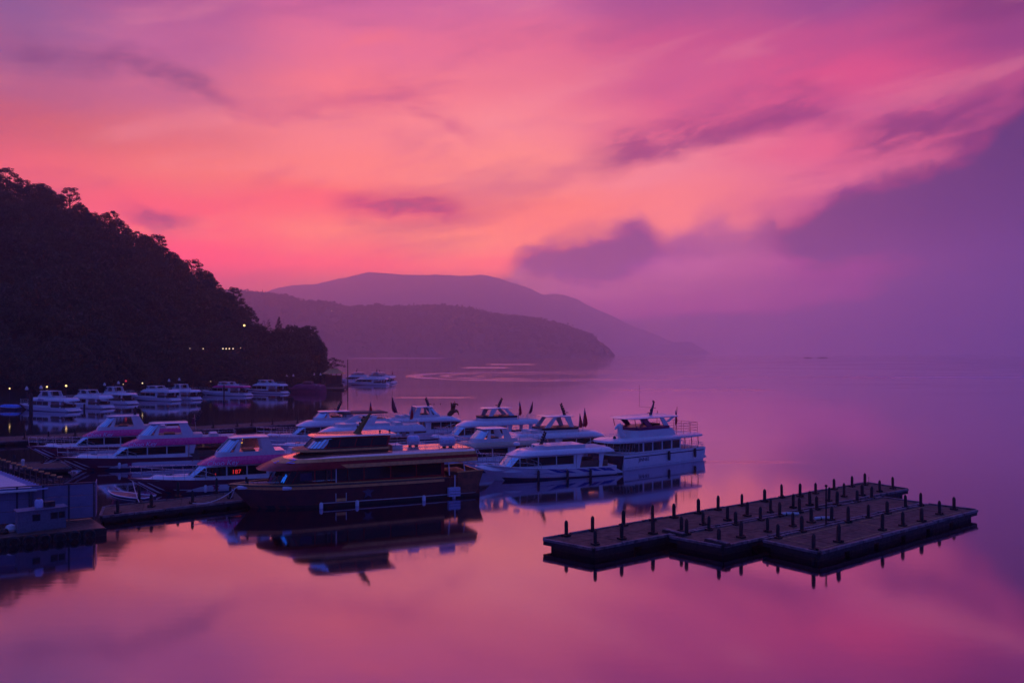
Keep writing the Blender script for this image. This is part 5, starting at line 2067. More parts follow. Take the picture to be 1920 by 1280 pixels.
    # name characters on the nose
    for u, sz in ((8.05, .62), (6.75, .95)):
        # slope of the shell near the nose, port quarter
        x0, y0 = u, (1.25 if u > 8 else 2.12)
        nx = Vector((.42, .40, .82)).normalized() if u > 8 else Vector((.22, .66, .72)).normalized()
        ux = Vector((-nx.y, nx.x, 0)).normalized()
        uz = nx.cross(ux).normalized()
        m_ = Matrix((ux, uz, nx)).transposed().to_4x4()
        ok = False
        # drop the lettering onto the shell
        me = shell.data
        from mathutils.bvhtree import BVHTree
        bv = BVHTree.FromPolygons([v.co for v in me.vertices], [p.vertices for p in me.polygons])
        h_, nn, _i, _d = bv.ray_cast(Vector((x0, y0, 8)), Vector((0, 0, -1)))
        if h_ is None:
            h_, nn, _i, _d = bv.find_nearest(Vector((x0, y0, 4.2)))
        if nn.z < 0:
            nn = -nn
        ux = Vector((-nn.y, nn.x, 0)).normalized()
        if ux.x > 0:
            ux = -ux
        uz = nn.cross(ux).normalized()
        m_ = Matrix((ux, uz, nn)).transposed().to_4x4()
        m_.translation = h_ + nn * .05
        text_part('name_character', '之', sz, 'lilac', shell, m_, 0.0, .01)
    # wheelhouse
    b0 = nose(-2.7, 5.0, 1.95, 2.6, 4.70, .62, 8)
    b1 = nose(-2.8, 6.35, 2.2, 3.2, 5.02, .62, 8)
    b2 = nose(-2.8, 6.25, 2.18, 3.2, 5.20, .62, 8)
    b3 = nose(-2.7, 5.7, 2.02, 2.9, 5.26, .62, 8)
    wh = MB().loft([b0, b1, b2, b3]).build('wheelhouse', 'wood', root, 50)
    strip_loft(b1, b2, .02).build('belt', 'tan', wh, 60)
    g0 = nose(-2.7, 5.2, 1.92, 1.5, 5.24, .55, 6)
    g1 = nose(-3.05, 4.15, 1.80, 1.4, 6.22, .55, 6)
    gl = MB().loft([g0, g1]).build('bridge', 'burg', wh)
    sc_ = MB()
    for q in panes(g0, g1, 2, len(g0) - 3, .05, .93, .09):
        sc_.hexa(q[4:], q[:4])
    sc_.build('bridge_windscreen', 'screen', gl)
    for s in (1, -1):
        for a_, b_ in ((-2.5, -1.0), (-.9, .6), (.7, 2.2), (2.3, 3.4)):
            y0, y1 = s * 1.92, s * 1.82
            f = lambda x, z: (x - (z - 5.24) * .3, s * (1.925 - (z - 5.24) * .12) + s * .015, z)
            p = [f(a_, 5.36), f(b_, 5.36), f(b_, 6.1), f(a_, 6.1)]
            MB().hexa([(x, y - s * .03, z) for x, y, z in p], p).build('bridge_window', 'glass', gl)
    r0 = nose(-3.5, 4.55, 2.02, 1.6, 6.22, .5, 6)
    r1 = nose(-3.6, 4.75, 2.1, 1.7, 6.30, .5, 6)
    r2 = nose(-3.5, 4.45, 1.95, 1.6, 6.42, .5, 6)
    rf = MB().loft([r0, r1, r2]).build('bridge_roof', 'roof_sheen', wh)
    # carved gilt mast, leaning aft
    pr = [(.34, 0), (.30, .35), (.26, .8), (.24, 1.25), (.19, 1.7), (.13, 2.0), (.05, 2.15)]
    rings = []
    for r_, h_ in pr:
        rings.append([(-.05 - h_ * .62 + r_ * math.cos(2 * PI * k / 10) * 1.25, r_ * math.sin(2 * PI * k / 10), 6.38 + h_ * .86) for k in range(10)])
    mm = MB().loft(rings).build('carved_mast', 'gold', root)
    for i, h_ in enumerate((.7, 1.05, 1.4, 1.75)):
        MB().lathe([(.01, -.1), (.10, -.06), (.11, .05), (.01, .12)], (-.05 - h_ * .62 + .36, 0, 6.40 + h_ * .86), 8).build('mast_light', 'dark', mm)
    for x in (-2.2, -3.2):
        MB().lathe([(.01, 0), (.09, .02), (.10, .2), (.01, .26)], (x, .9, 6.43), 8).build('roof_lamp', 'dark', root)
    # liferaft canisters on the aft roof, guard rail
    for x, y, ln_, rr in ((-6.3, -.9, 1.15, .50), (-9.4, 1.0, 1.55, .46)):
        c = MB().lathe([(.01, -ln_ / 2 - .1), (rr * .75, -ln_ / 2 - .02), (rr, -ln_ / 2 + .12), (rr, -.06), (rr * .95, -.04), (rr * .95, .04), (rr, .06), (rr, ln_ / 2 - .12), (rr * .75, ln_ / 2 + .02), (.01, ln_ / 2 + .1)], (x, y, 4.76 + rr + .08), 16, 'x').build('liferaft_canister', 'tank', root)
        for dx_ in (-.35, .35):
            MB().box(x + dx_ - .05, x + dx_ + .05, y - .4, y + .4, 4.745, 4.92).build('cradle', 'dark', c)
    straight_rail([(-3.4, W1 - .45, 4.72), (-11.2, W1 - .45, 4.72), (-11.2, -W1 + .45, 4.72), (-3.4, -W1 + .45, 4.72)], .85, 1.3, .024, 2).build('roof_rail', 'steel', root)
    hr = MB()
    for s in (1, -1):
        hr.tube([(-10.2, s * (W1 - .5), 5.2), (-11.4, s * (W1 - .45), 5.0), (-12.3, s * (W1 - .4), 4.45), (-12.7, s * (W1 - .4), 3.9)], .04, 6)
    hr.build('stern_handrail', 'steel', root)
    MB().box(-4.6, -3.5, -.9, .9, 4.745, 5.15).build('roof_locker', 'offwhite', root)
    # little ladder-like grab rails on the nose
    gr = MB()
    for i in range(4):
        x = 6.0 - i * 1.15
        y = .9 + i * .38
        gr.tube([(x, y, 4.98), (x + .15, y + .18, 4.80), (x + .05, y + .34, 4.66)], .025, 5)
    gr.build('grab_rail', 'dark', root)
    # cockpit and wooden stern bulwarks
    for s in (1, -1):
        y = s * (B / 2 * .93 + .02)
        st = MB().hexa([(-9.9, y - s * .06, .40), (-12.0, y - s * .06, .40), (-12.0, y + s * .06, .40), (-9.9, y + s * .06, .40)],
                       [(-9.9, y - s * .06, 2.40), (-12.75, y - s * .06, 2.46), (-12.75, y + s * .06, 2.46), (-9.9, y + s * .06, 2.40)]).build('stern_bulwark', 'mahogany', root, 0)
        MB().tube([(-9.85, y, 2.45), (-12.8, y, 2.51)], .06, 6).build('bulwark_cap', 'tan', st)
        MB().tube([(-8.9, y, 3.5), (-9.0, y, 2.2)], .06, 6).build('stern_post', 'fender', root)
        MB().tube([(-10.6, y * .94, 3.48), (-10.75, y * .94, 2.5)], .05, 6).build('stern_post', 'fender', root)
    MB().tube([(-8.8, -2.2, 3.15), (-12.6, -1.2, 2.75), (-12.95, 0, 2.72)], .045, 6).build('stern_rope_rail', 'steel', root)
    MB().hexa([(-12.05, -2.55, .5), (-11.9, -2.55, .5), (-11.9, 2.55, .5), (-12.05, 2.55, .5)], [(-12.7, -2.55, 2.4), (-12.55, -2.55, 2.4), (-12.55, 2.55, 2.4), (-12.7, 2.55, 2.4)]).build('stern_board', 'mahogany', root, 0)
    MB().box(-11.6, -9.4, -1.9, 1.2, 1.73, 2.3).build('cockpit_bench', 'seat', root)
    y = B / 2 * .93
    bx = MB().box(-10.0, -8.75, y + .07, y + .55, .22, 1.05).build('boarding_box', 'tank', root, 0)
    for k in range(2):
        MB().box(-9.97, -8.78, y + .555, y + .575, .42 + k * .28, .46 + k * .28).build('seam', 'navy', bx, 0)
    MB().box(-9.62, -9.52, y + .02, y + .12, 1.05, 2.2).build('boarding_post', 'fender', root)
    MB().box(-9.1, -9.0, y + .02, y + .10, 1.05, 2.2).build('boarding_post', 'wood', root)
    # fenders along the rub rail
    for t in (.715, .565, .27, .13):
        a = Vector(H.pt(t, .33, 1, .30))
        MB().lathe([(.02, .1), (.12, .08), (.19, -.05), (.19, -.6), (.12, -.72), (.02, -.74)], a, 10).build('fender', 'fender', root)
    # small boarding step over the rub rail
    a = Vector(H.pt(.63, .36, 1, .1))
    stp = MB().box(a.x - .45, a.x + .45, a.y, a.y + .18, a.z + .02, a.z + .26).build('side_step', 'tan', root)
    for dx_ in (-.5, .5):
        MB().tube([(a.x + dx_, a.y + .1, a.z), (a.x + dx_, a.y + .1, a.z + .75)], .035, 6).build('step_post', 'fender', stp)
    a = Vector(H.pt(.50, .62, 1, .0))
    star_mb(a.x, a.z, .62, a.y - .05, a.y + .06).build('star_emblem', 'starg', root)
    return root


big_boat()
HD = (-.913, -.407, 0)
pink_group = 'pink roofed tour boats'
PK = dict(hullm='white', roofm='pink', fs=1.25, fb=1.75, zr=2.75, hr=.85, hz=5.35, stripes=((lambda t: .74 - .66 * min(1, max(0, (t - .60) / .30)) ** 1.5, .99, 'maroon'),), fly='screen', xnose=.17, cab=(-.19, .245), win=3, group=pink_group)
rC, HC = cruiser('middle pink roofed boat in full view, with a bronze star on its side', gp(103, 857, 1.75), HD, L=21.0, B=4.5, fenders=(.70, .12), letters=('Choo Key', .055, .75, 'letter'),
                 mast=(-.235, 1.1, -.8), **PK)
a = Vector(HC.pt(.27, .95, 1, .03))
star_mb(a.x, a.z + .25, .85, a.y - .03, a.y + .09).build('star_emblem', 'star', rC)
a = Vector(HC.pt(.66, .62, 1, .02))
star_mb(a.x, a.z, .42, a.y - .06, a.y + .05).build('hull_star', 'pinkdeep', rC)
rB, HB = cruiser('nearest pink roofed boat, with red lit digits in its window', gp(240, 897, 1.75), HD, L=19.0, B=4.5, fenders=(.66,), letters=('Choo Key', .05, .72, 'letter'), mast=None, **PK)
a = Vector(HB.pt(.62, .62, 1, .02))
star_mb(a.x, a.z, .42, a.y - .06, a.y + .05).build('hull_star', 'pinkdeep', rB)
text_part('led_digits', '187', .60, 'led', rB, side_matrix(.045 * 19 - 1.25, 4.5 * .40 + .09, 2.08), .0)
text_part('led_digits', '4', .3, 'led', rB, side_matrix(.045 * 19 + .75, 4.5 * .40 + .09, 1.95), .0)
rD, HDh = cruiser('farthest pink roofed boat, behind the one with the bronze star', gp(50, 836, 1.75), HD, L=19.5, B=4.5, fenders=(.6,), letters=('Choo Key', .055, .75, 'letter'),
                  mast=(-.16, 1.0, -.3), **PK)
# pennant that hangs between the pink boats' sterns
wg = 'white tour boats at the pontoons'
# E: white boat with blue livery
rE, HE = cruiser('white tour boat with blue slashes along its hull, right of the burgundy stern', gp(892, 869, 1.95), HD, L=16.6, B=4.5, fs=1.05, fb=1.95, zr=2.62, hr=.62, xnose=.27, cab=(-.19, .345), roofa=-.47,
                 fly='low', win=3, mast=None, fenders=(), flags=(), group=wg, roofrail=False, roof_seat=False, hullargs=dict(full=.55))
for t0, t1, f0, f1 in ((.33, .47, .62, .92), (.41, .55, .64, .97), (.04, .16, .66, .98), (.12, .24, .68, .99), (.20, .33, .64, .97), (.01, .09, .62, .92), (.56, .72, .55, .66), (.45, .62, .57, .70)):
    mb = MB()
    o = [HE.pt(t0, f0, 1, .02), HE.pt(t0 + (t1 - t0) * .55, f0 + .02, 1, .02), HE.pt(t1, f1, 1, .02), HE.pt(t0 + (t1 - t0) * .5, f1 - .06, 1, .02)]
    i_ = [(x, y - .05, z) for x, y, z in o]
    mb.hexa(i_, o).build('livery_slash', 'blue', rE, 0)
for t in (.62, .40, .22):
    add_fender(rE, HE, t, 1, .9, 'dark', .15, 1.15)
# coaming lamps
for x in (3.6, 3.1, 2.4):
    MB().lathe([(.01, 0), (.07, .01), (.07, .14), (.01, .18)], (x - .6, 1.1, 3.6), 8).build('roof_lamp', 'dark', rE)
rg = add_mast(rE, .4, 3.7, 1.35, -.65)
MB().lathe([(.01, 0), (.30, .05), (.42, .25), (.28, .42), (.01, .46)], (3.0, -.9, 3.55), 12).build('radar_dome', 'white', rE)

# H: white flybridge boat, bow left
rH, HH = cruiser('white flybridge boat with open arched hardtop just right of the bronze horse', at(812, 119.5), HD, L=17.0, B=4.5, zr=2.95, hr=.80, xnose=.28, cab=(-.17, .36), fly='arch', hz=5.5, win=4,
                 mast=(-.12, 1.35, -.75), flags=((-.30, .9, 2.3, -.15, 'flag'), (-.43, -.8, 2.1, -.9, 'flagdark')), fenders=(), group=wg, roof_seat=False)
# I: the boat with the rearing horse, bow right
HDR = (.915, .40, 0)
rI, HI = cruiser('white boat with a bronze rearing horse on its foredeck roof', at(892, 134.0), HDR, L=15.5, B=4.4, zr=2.95, hr=.70, xnose=.32, cab=(-.06, .40), fly='screen', hz=5.25, win=3, mast=(-.03, 1.3, -.6),
                 flags=((-.34, .6, 2.9, -.75, 'flagdark'),), fenders=(), group=wg)
horse(rI, (.235 * 15.5, 0, 3.62), 1.0, 'horse', True)
for x in (.6, 1.7):
    MB().lathe([(.01, 0), (.03, .01), (.03, .2), (.09, .24), (.09, .34), (.01, .38)], (x, .5, 5.38), 8).build('roof_lamp', 'dark', rI)
for x in (1.2, 3.0):
    MB().box(x - .35, x + .35, 1.80, 1.815, 2.1, 2.6).build('lit_reflection', 'lampr', rI) if False else None
MB().hexa([(-8.6, -2.0, .3), (-7.5, -2.1, .2), (-7.5, 2.1, .2), (-8.6, 2.0, .3)], [(-9.0, -1.7, 1.55), (-7.5, -2.1, 1.9), (-7.5, 2.1, 1.9), (-9.0, 1.7, 1.55)]).build('stern_tub', 'white', rI)
# J and K: white boats behind the burgundy boat
rJ, HJ = cruiser('white boat just behind the burgundy wheelhouse, its roof running far right', gp(500, 833, 1.75), HD, L=21.5, B=4.6, zr=2.85, hr=.95, xnose=.19, cab=(-.20, .25), roofa=-.50, fly='low', win=4, mast=None,
                 flags=((-.43, -.6, 2.1, -.35, 'flag'),), fenders=(), group=wg)
for s, x0 in ((1, -2.6), (-1, -.6)):
    MB().hexa([(x0 + 1.2, s * 1.5 - .06, 3.9), (x0 - .9, s * 1.5 - .06, 3.9), (x0 - .9, s * 1.5 + .06, 3.9), (x0 + 1.2, s * 1.5 + .06, 3.9)],
              [(x0 - .9, s * 1.3 - .06, 5.2), (x0 - 1.5, s * 1.3 - .06, 5.2), (x0 - 1.5, s * 1.3 + .06, 5.2), (x0 - .9, s * 1.3 + .06, 5.2)]).build('radar_arch', 'white', rJ)
MB().tube([(-3.9, 1.3, 5.15), (-2.9, 0, 5.25), (-1.9, -1.3, 5.15)], .09, 6).build('arch_beam', 'white', rJ)
rK, HK = cruiser('hindmost white boat behind the burgundy wheelhouse, with a brown canopy on its roof', gp(478, 815, 1.75), HD, L=20.5, B=4.4, zr=2.80, hr=.85, xnose=.21, cab=(-.20, .27), roofa=-.50, fly='screen', hz=4.9, win=3,
                 mast=(-.10, 1.4, -.75), flags=((-.34, .2, 2.2, -.25, 'flag'),), fenders=(), group=wg)
MB().loft([nose(-9.6, -2.2, 1.9, .6, 4.55, .5, 4), nose(-9.7, -2.1, 1.95, .6, 4.72, .5, 4), nose(-9.2, -2.8, 1.7, .6, 4.85, .5, 4)]).build('brown_canopy', 'seat', rK)
for x in (-9.2, -6.0, -2.8):
    for y in (1.7, -1.7):
        MB().tube([(x, y, 3.6), (x, y, 4.6)], .05, 6).build('canopy_post', 'white', rK)
# L: boat with the cream roof edge
rL, HL = cruiser('white boat with cream roof edge half hidden behind the burgundy stern', at(783, 93.5), HD, L=15.8, B=4.3, zr=2.75, hr=.60, roofm='cream', xnose=.24, cab=(-.20, .32), fly='screen', hz=4.85, win=3, mast=None,
                 fenders=(), group=wg, roof_seat=False)
# G: white boat behind, bow right
rG, HG = cruiser('white boat facing right with two red flags, behind the blue-slashed boat', at(1163, 110.5), HDR, L=16.5, B=4.5, zr=2.85, hr=.75, xnose=.33, cab=(-.12, .40), fly='arch', hz=5.6, win=3, mast=(-.02, 1.5, -.7),
                 flags=((.10, -1.2, 2.6, .25, 'flag'), (.05, -1.7, 2.0, .15, 'flag')), fenders=(), group=wg)


def houseboat():
    corner = gp(1165, 882, 0)
    stern = gp(1322, 862, 0)
    d = (corner - stern).normalized()
    n_ = Vector((d.y, -d.x, 0))
    if n_.y < 0:
        n_ = -n_
    B = 4.8
    tip = corner + d * 2.9 + n_ * B * .5
    Ltot = (tip - stern).length
    L = 18.2
    c = stern + n_ * B * .5 + d * (L / 2)
    root = thing('house_boat', 'broad white house boat with a white horse head on its front roof', 'boat', (c.x, c.y, 0), math.atan2(d.y, d.x))
    xj = L / 2 - 3.1

    def sq(x0, x1, w, z):
        return [(x0, w, z), (x1, w, z), (x1, -w, z), (x0, -w, z)]
    MB().loft([sq(-L / 2 + .5, xj, B * .44, -.35), sq(-L / 2 + .25, xj, B * .475, .05), sq(-L / 2, xj, B * .49, .85), sq(-L / 2 - .1, xj, B * .5, 1.72)]).build('hull', 'white', root, 40)
    bw = [nose(xj + .003, xj + .6, B * .38, .5, -.35, .5, 6), nose(xj + .003, xj + .9, B * .42, .8, .05, .5, 6), nose(xj + .003, xj + 1.7, B * .465, 1.5, .85, .55, 6), nose(xj + .003, L / 2, B * .497, 2.9, 1.72, .62, 6, .35)]
    MB().loft(bw).build('bow', 'shaded_bow', root, 40)
    for z, m_ in ((1.36, 'navy'),):
        for s in (1, -1):
            y = s * B * .495
            MB().box(-L / 2 + .3, L / 2 - 3.15, min(y, y + s * .045), max(y, y + s * .045), z, z + .11).build('hull_stripe', m_, root)
    for s in (1, -1):
        y = s * B * .465
        MB().box(-L / 2 + .3, L / 2 - 3.2, min(y, y + s * .06), max(y, y + s * .06), .16, .26).build('rub_rail', 'navy', root)
    MB().loft([nose(-L / 2, L / 2 - .15, B * .48, 3.5, 1.69, .62, 6, .35), nose(-L / 2, L / 2 - .2, B * .475, 3.5, 1.75, .62, 6, .35)]).build('deck', 'deck', root)
    text_part('hull_name', 'JINNEE', .62, 'navy', root, side_matrix(L / 2 - 6.6, B * .494 + .01, 1.02), 0, .01)
    # cabin
    lo = nose(-4.6, 5.6, B * .44, 1.6, 1.72, .5, 6)
    hi = nose(-4.6, 5.3, B * .44, 1.6, 3.12, .5, 6)
    cab = MB().loft([lo, hi]).build('cabin', 'white', root)
    ws = MB()
    for q in panes(lo, hi, 2, len(lo) - 3, .22, .95, .05):
        ws.hexa(q[4:], q[:4])
    ws.build('windscreen', 'glass', cab)
    for s in (1, -1):
        y = s * B * .44
        for a_, b_ in ((-4.35, -3.0), (-2.7, -1.2), (-.95, .55), (.8, 2.2), (2.5, 3.1), (3.2, 3.9)):
            fr = MB().box(a_ - .05, b_ + .05, min(y, y + s * .012), max(y, y + s * .012), 1.93, 3.02).build('window_frame', 'offwhite', cab)
            MB().box(a_, b_, min(y - s * .01, y + s * .03), max(y - s * .01, y + s * .03), 1.98, 2.98).build('window_pane', 'glass', cab)
    # roof
    r0 = nose(-8.1, 7.0, B * .46, 2.6, 3.10, .55, 7)
    r1 = nose(-8.4, 7.6, B * .53, 2.9, 3.22, .55, 7)
    r2 = nose(-8.4, 7.5, B * .53, 2.9, 3.44, .55, 7)
    r3 = nose(-8.0, 6.7, B * .46, 2.7, 3.66, .6, 7)
    MB().loft([r0, r1, r2, r3]).build('roof', 'white', root, 50)
    # upper tub, cushioned rim, hardtop on slanted pillars
    t0 = nose(-3.9, 3.9, B * .40, 1.6, 3.60, .6, 7)
    t1 = nose(-3.2, 3.4, B * .40, 1.5, 4.55, .6, 7)
    tub = MB().loft([t0, t1]).build('flybridge', 'white', root, 50)
    k0 = nose(-2.6, 3.45, B * .405, 1.5, 4.52, .6, 7)
    k1 = nose(-2.5, 3.75, B * .435, 1.5, 4.90, .6, 7)
    MB().loft([k0, k1]).build('cushion_rim', 'pinkdeep', tub)
    ht = MB().loft([nose(-4.3, 4.6, B * .40, 1.2, 5.90, .5, 6), nose(-4.4, 4.8, B * .42, 1.3, 5.98, .5, 6), nose(-4.1, 3.8, B * .32, 1.0, 6.16, .5, 6)]).build('hardtop', 'white', root)
    for s in (1, -1):
        y = s * B * .385
        for (xb, wb, xt, wt_, m_) in ((-3.7, 1.1, -1.6, .7, 'white'), (-2.6, .5, -3.8, .7, 'white'), (.3, .9, 1.5, 1.1, 'pinkdeep')):
            zb = 3.62 if m_ == 'white' and xb < -3 else (5.3 if xb == -2.6 else 4.75)
            MB().hexa([(xb, y - .05, zb), (xb + wb, y - .05, zb), (xb + wb, y + .05, zb), (xb, y + .05, zb)], [(xt, y - .05, 5.95), (xt + wt_, y - .05, 5.95), (xt + wt_, y + .05, 5.95), (xt, y + .05, 5.95)]).build('hardtop_pillar', m_, ht)
        MB().tube([(3.3, y, 4.9), (3.6, y, 5.95)], .05, 6).build('hardtop_post', 'pinkdeep', ht)
    ms = add_mast(root, -1.2, 6.08, 1.75, -.75, 'navy', bulbs=2)
    MB().tube([(-.9, .9, 7.1), (-.9, -1.6, 7.1), (-.9, -1.6, 9.9)], .022, 5).build('antenna', 'dark', ms)
    MB().box(-2.0, -.8, -.9, .9, 4.88, 5.12).build('helm_console', 'dark', tub)
    horse(root, (4.9, .75, 3.60), 1.05, 'white', False)
    MB().lathe([(.01, 0), (.16, .02), (.2, .25), (.12, .4), (.01, .44)], (6.1, .9, 3.55), 10).build('roof_lamp', 'dark', root)
    straight_rail([(-3.9, B * .42, 3.64), (-8.0, B * .42, 3.64), (-8.0, -B * .42, 3.64), (-3.9, -B * .42, 3.64)], 1.35, 1.25, .025, 3).build('roof_rail', 'pinkdeep', root)
    # antennas and ensign
    for x, y, hgt in ((-3.9, -1.4, 2.9), (-8.0, -1.6, 3.2)):
        MB().tube([(x, y, 3.6), (x - .25, y, 3.6 + hgt)], .04, 5).build('whip_antenna', 'pinkdeep', root)
    add_flag(root, -6.6, -.6, 3.6, 2.0, .5, -.12, 'flag', .9)
    # aft deck
    for x in (-5.3, -6.6, -7.9):
        for s in (1, -1):
            MB().tube([(x, s * B * .44, 1.73), (x - .12, s * B * .45, 2.4), (x + .1, s * B * .47, 3.2)], .055, 6).build('roof_post', 'pinkdeep', root)
    straight_rail([(-4.7, B * .47, 1.74), (-8.9, B * .47, 1.74), (-8.9, -B * .47, 1.74), (-4.7, -B * .47, 1.74)], .62, 1.0, .022).build('aft_rail', 'steel', root)
    hp = MB()
    for s in (1, -1):
        hp.tube([(-8.7, s * 1.5, 1.75), (-9.0, s * 1.5, 2.3), (-9.5, s * 1.5, 2.0), (-9.8, s * 1.5, 1.0), (-9.8, s * 1.5, .5)], .045, 6)
    hp.build('stern_ladder_rail', 'steel', root)
    MB().hexa([(-10.0, -1.9, .25), (-9.0, -2.1, .25), (-9.0, 2.1, .25), (-10.0, 1.9, .25)], [(-10.0, -1.9, .40), (-9.0, -2.1, .9), (-9.0, 2.1, .9), (-10.0, 1.9, .40)]).build('swim_platform', 'offwhite', root)
    for x in (-6.9, -1.9):
        a = (x, B * .5 + .16, 1.75)
        MB().lathe([(.02, 0), (.12, -.03), (.17, -.18), (.17, -1.0), (.12, -1.15), (.02, -1.2)], a, 10).build('fender', 'dark', root)
    straight_rail([(5.0, B * .46, 1.78), (7.2, B * .34, 1.95), (8.6, 0, 2.08), (7.2, -B * .34, 1.95), (5.0, -B * .46, 1.78)], .6, 1.1, .022).build('bow_rail', 'steel', root)
    MB().hexa([(6.0, -.4, 1.9), (7.2, -.35, 1.95), (7.2, .35, 1.95), (6.0, .4, 1.9)], [(6.1, -.3, 2.15), (7.0, -.25, 2.15), (7.0, .25, 2.15), (6.1, .3, 2.15)]).build('anchor_locker', 'white', root)


houseboat()

# ------------------------------------------------------------------ the far row of boats along the shore
HF = (-.90, .44, 0)
fg = 'boats moored along the far shore'


def far_boat(label, px_l, px_r, wl, head=HF, **kw):
    D = FPX * CAM_H / (wl - HOR)
    s = at(px_r - 6, D)
    hd = Vector(head).normalized()
    # length that spans the seen width
    W_ = (px_r - px_l) / FPX * D
    L = kw.pop('L', None) or max(11.0, min(20.0, W_ / abs(hd.x) * 1.12))
    bow = s + hd * L
    bow.z = 0
    kw['zr'] = kw.get('zr', 2.75) - .25
    kw['hz'] = kw.get('hz', 5.0) - .45
    return cruiser(label, bow, hd, L=L, fs=.95, fb=1.5, lod=1, fenders=(), group=kw.pop('group', fg), **kw)


far_boat('leftmost far white boat, with five blue characters on its roof side', 10, 142, 772, fly='screen', hz=5.2, zr=2.7, hr=.8, win=3, mast=None, letters=('EEKYA', -.06, .75, 'blue'), xnose=.26)
far_boat('far white boat with high slanted radar arch, second from the left', 105, 206, 766, fly='screen', hz=5.0, zr=2.7, hr=.9, mast=(-.05, 1.0, -.5), xnose=.2)
far_boat('far white boat with open aft deck under a long roof, third from the left', 160, 252, 758, fly='screen', hz=5.1, zr=2.75, hr=.6, mast=(-.1, .8, -.2), xnose=.15, cab=(-.02, .27))
far_boat('long far white boat with plain low roof in the middle of the far row', 236, 334, 752, fly='screen', hz=4.7, zr=2.7, hr=.85, mast=None, xnose=.22)
far_boat('far white boat half hidden behind the long low-roofed one', 296, 373, 750, fly='screen', hz=5.0, zr=2.6, hr=.7, mast=None)
far_boat('far boat with pink-edged roof above a white hull', 362, 470, 742, fly='screen', hz=4.9, roofm='pink', zr=2.9, hr=.7, mast=None, head=(-.93, .36, 0))
far_boat('far white boat with red hull stripe and a raised mast', 452, 539, 738, fly='screen', hz=5.0, stripes=((.80, .99, 'maroon'),), mast=(-.1, 1.8, -.3), zr=2.9, hr=.7)
fc = 'cluster of white boats off the wooded point'
far_boat('front white boat of the far cluster off the wooded point', 648, 732, 722, head=(-.98, .18, 0), group=fc, fly='low', mast=None, zr=2.7, hr=.7)
far_boat('white boat with flybridge behind the front boat of the far cluster', 662, 742, 719, head=(-.97, .25, 0), group=fc, fly='arch', hz=5.6, mast=(-.1, 1.5, -.4))
far_boat('rightmost boat of the far cluster, showing its stern and a flag', 682, 746, 717.5, head=(-.95, .3, 0), group=fc, fly='screen', hz=5.2, mast=(-.1, 1.2, .4), flags=((-.42, 0, 2.0, -.4, 'flagdark'),))


far_boat('hindmost low white boat of the far cluster, nearest the landing stage', 636, 706, 716.5, head=(-.96, .28, 0), group=fc, fly='arch', hz=5.2, mast=(-.05, 1.6, -.5))


def covered_boat():
    D = FPX * CAM_H / (735.5 - HOR)
    p = at(572, D)
    root = thing('covered_boat', 'maroon far boat wrapped in a boat cover, right end of the far row', 'boat', p, R(158))
    H = Hull(15.5, 4.3, 1.2, 1.7)
    H.mesh(N=12).build('hull', 'cover', root, 50)
    a = nose(-7.6, 5.6, 2.05, 4, 1.15, .7, 6)
    b = nose(-7.5, 4.6, 2.0, 3.4, 2.2, .7, 6)
    c = nose(-7.0, 3.6, 1.5, 2.6, 2.75, .7, 6)
    d = nose(-6.0, 2.0, .7, 1.6, 3.05, .7, 6)
    MB().loft([a, b, c, d]).build('boat_cover', 'cover', root, 50)
    H.gunwale(.07, 12).build('gunwale', 'maroon', root)
    MB().loft([nose(-3.4, 1.2, .9, 1.0, 2.95, .6, 5), nose(-3.2, .6, .75, .8, 3.75, .6, 5), nose(-2.9, .2, .4, .5, 4.0, .6, 5)]).build('covered_wheelhouse', 'maroon', root, 40)
    for x in (-5.5, -2.0, 1.2):
        MB().tube([(x, -2.08, 1.2), (x, -1.55, 2.78), (x, 0, 3.14), (x, 1.55, 2.78), (x, 2.08, 1.2)], .035, 5).build('cover_strap', 'dark', root)
    MB().tube([(-7.7, 1.2, 2.4), (-5.2, 1.3, 3.0)], .06, 5).build('cover_pole', 'steel', root)


covered_boat()


def tarp_boat():
    p = gp(14, 768, 0)
    root = thing('small_boat', 'small boat under a bright blue tarpaulin at the left edge', 'boat', p, R(170))
    H = Hull(6.5, 2.2, .6, 1.0)
    H.mesh(N=12).build('hull', 'navy', root, 50)
    H.gunwale(.05, 12).build('gunwale', 'offwhite', root)
    MB().loft([nose(-3.1, 2.4, .98, 1.6, .62, .7, 5), nose(-2.9, 1.8, .8, 1.4, 1.1, .7, 5), nose(-2.3, .9, .3, .8, 1.35, .7, 5)]).build('tarpaulin', 'tarp', root, 60)
    # neighbour cut by the frame
    r2, _ = cruiser('white boat cut off by the left edge of the photo, in the far row', at(-80, 214), (-.93, .36, 0), L=13, lod=1, fly='low', mast=None, fenders=(), group=fg, letters=None)


tarp_boat()


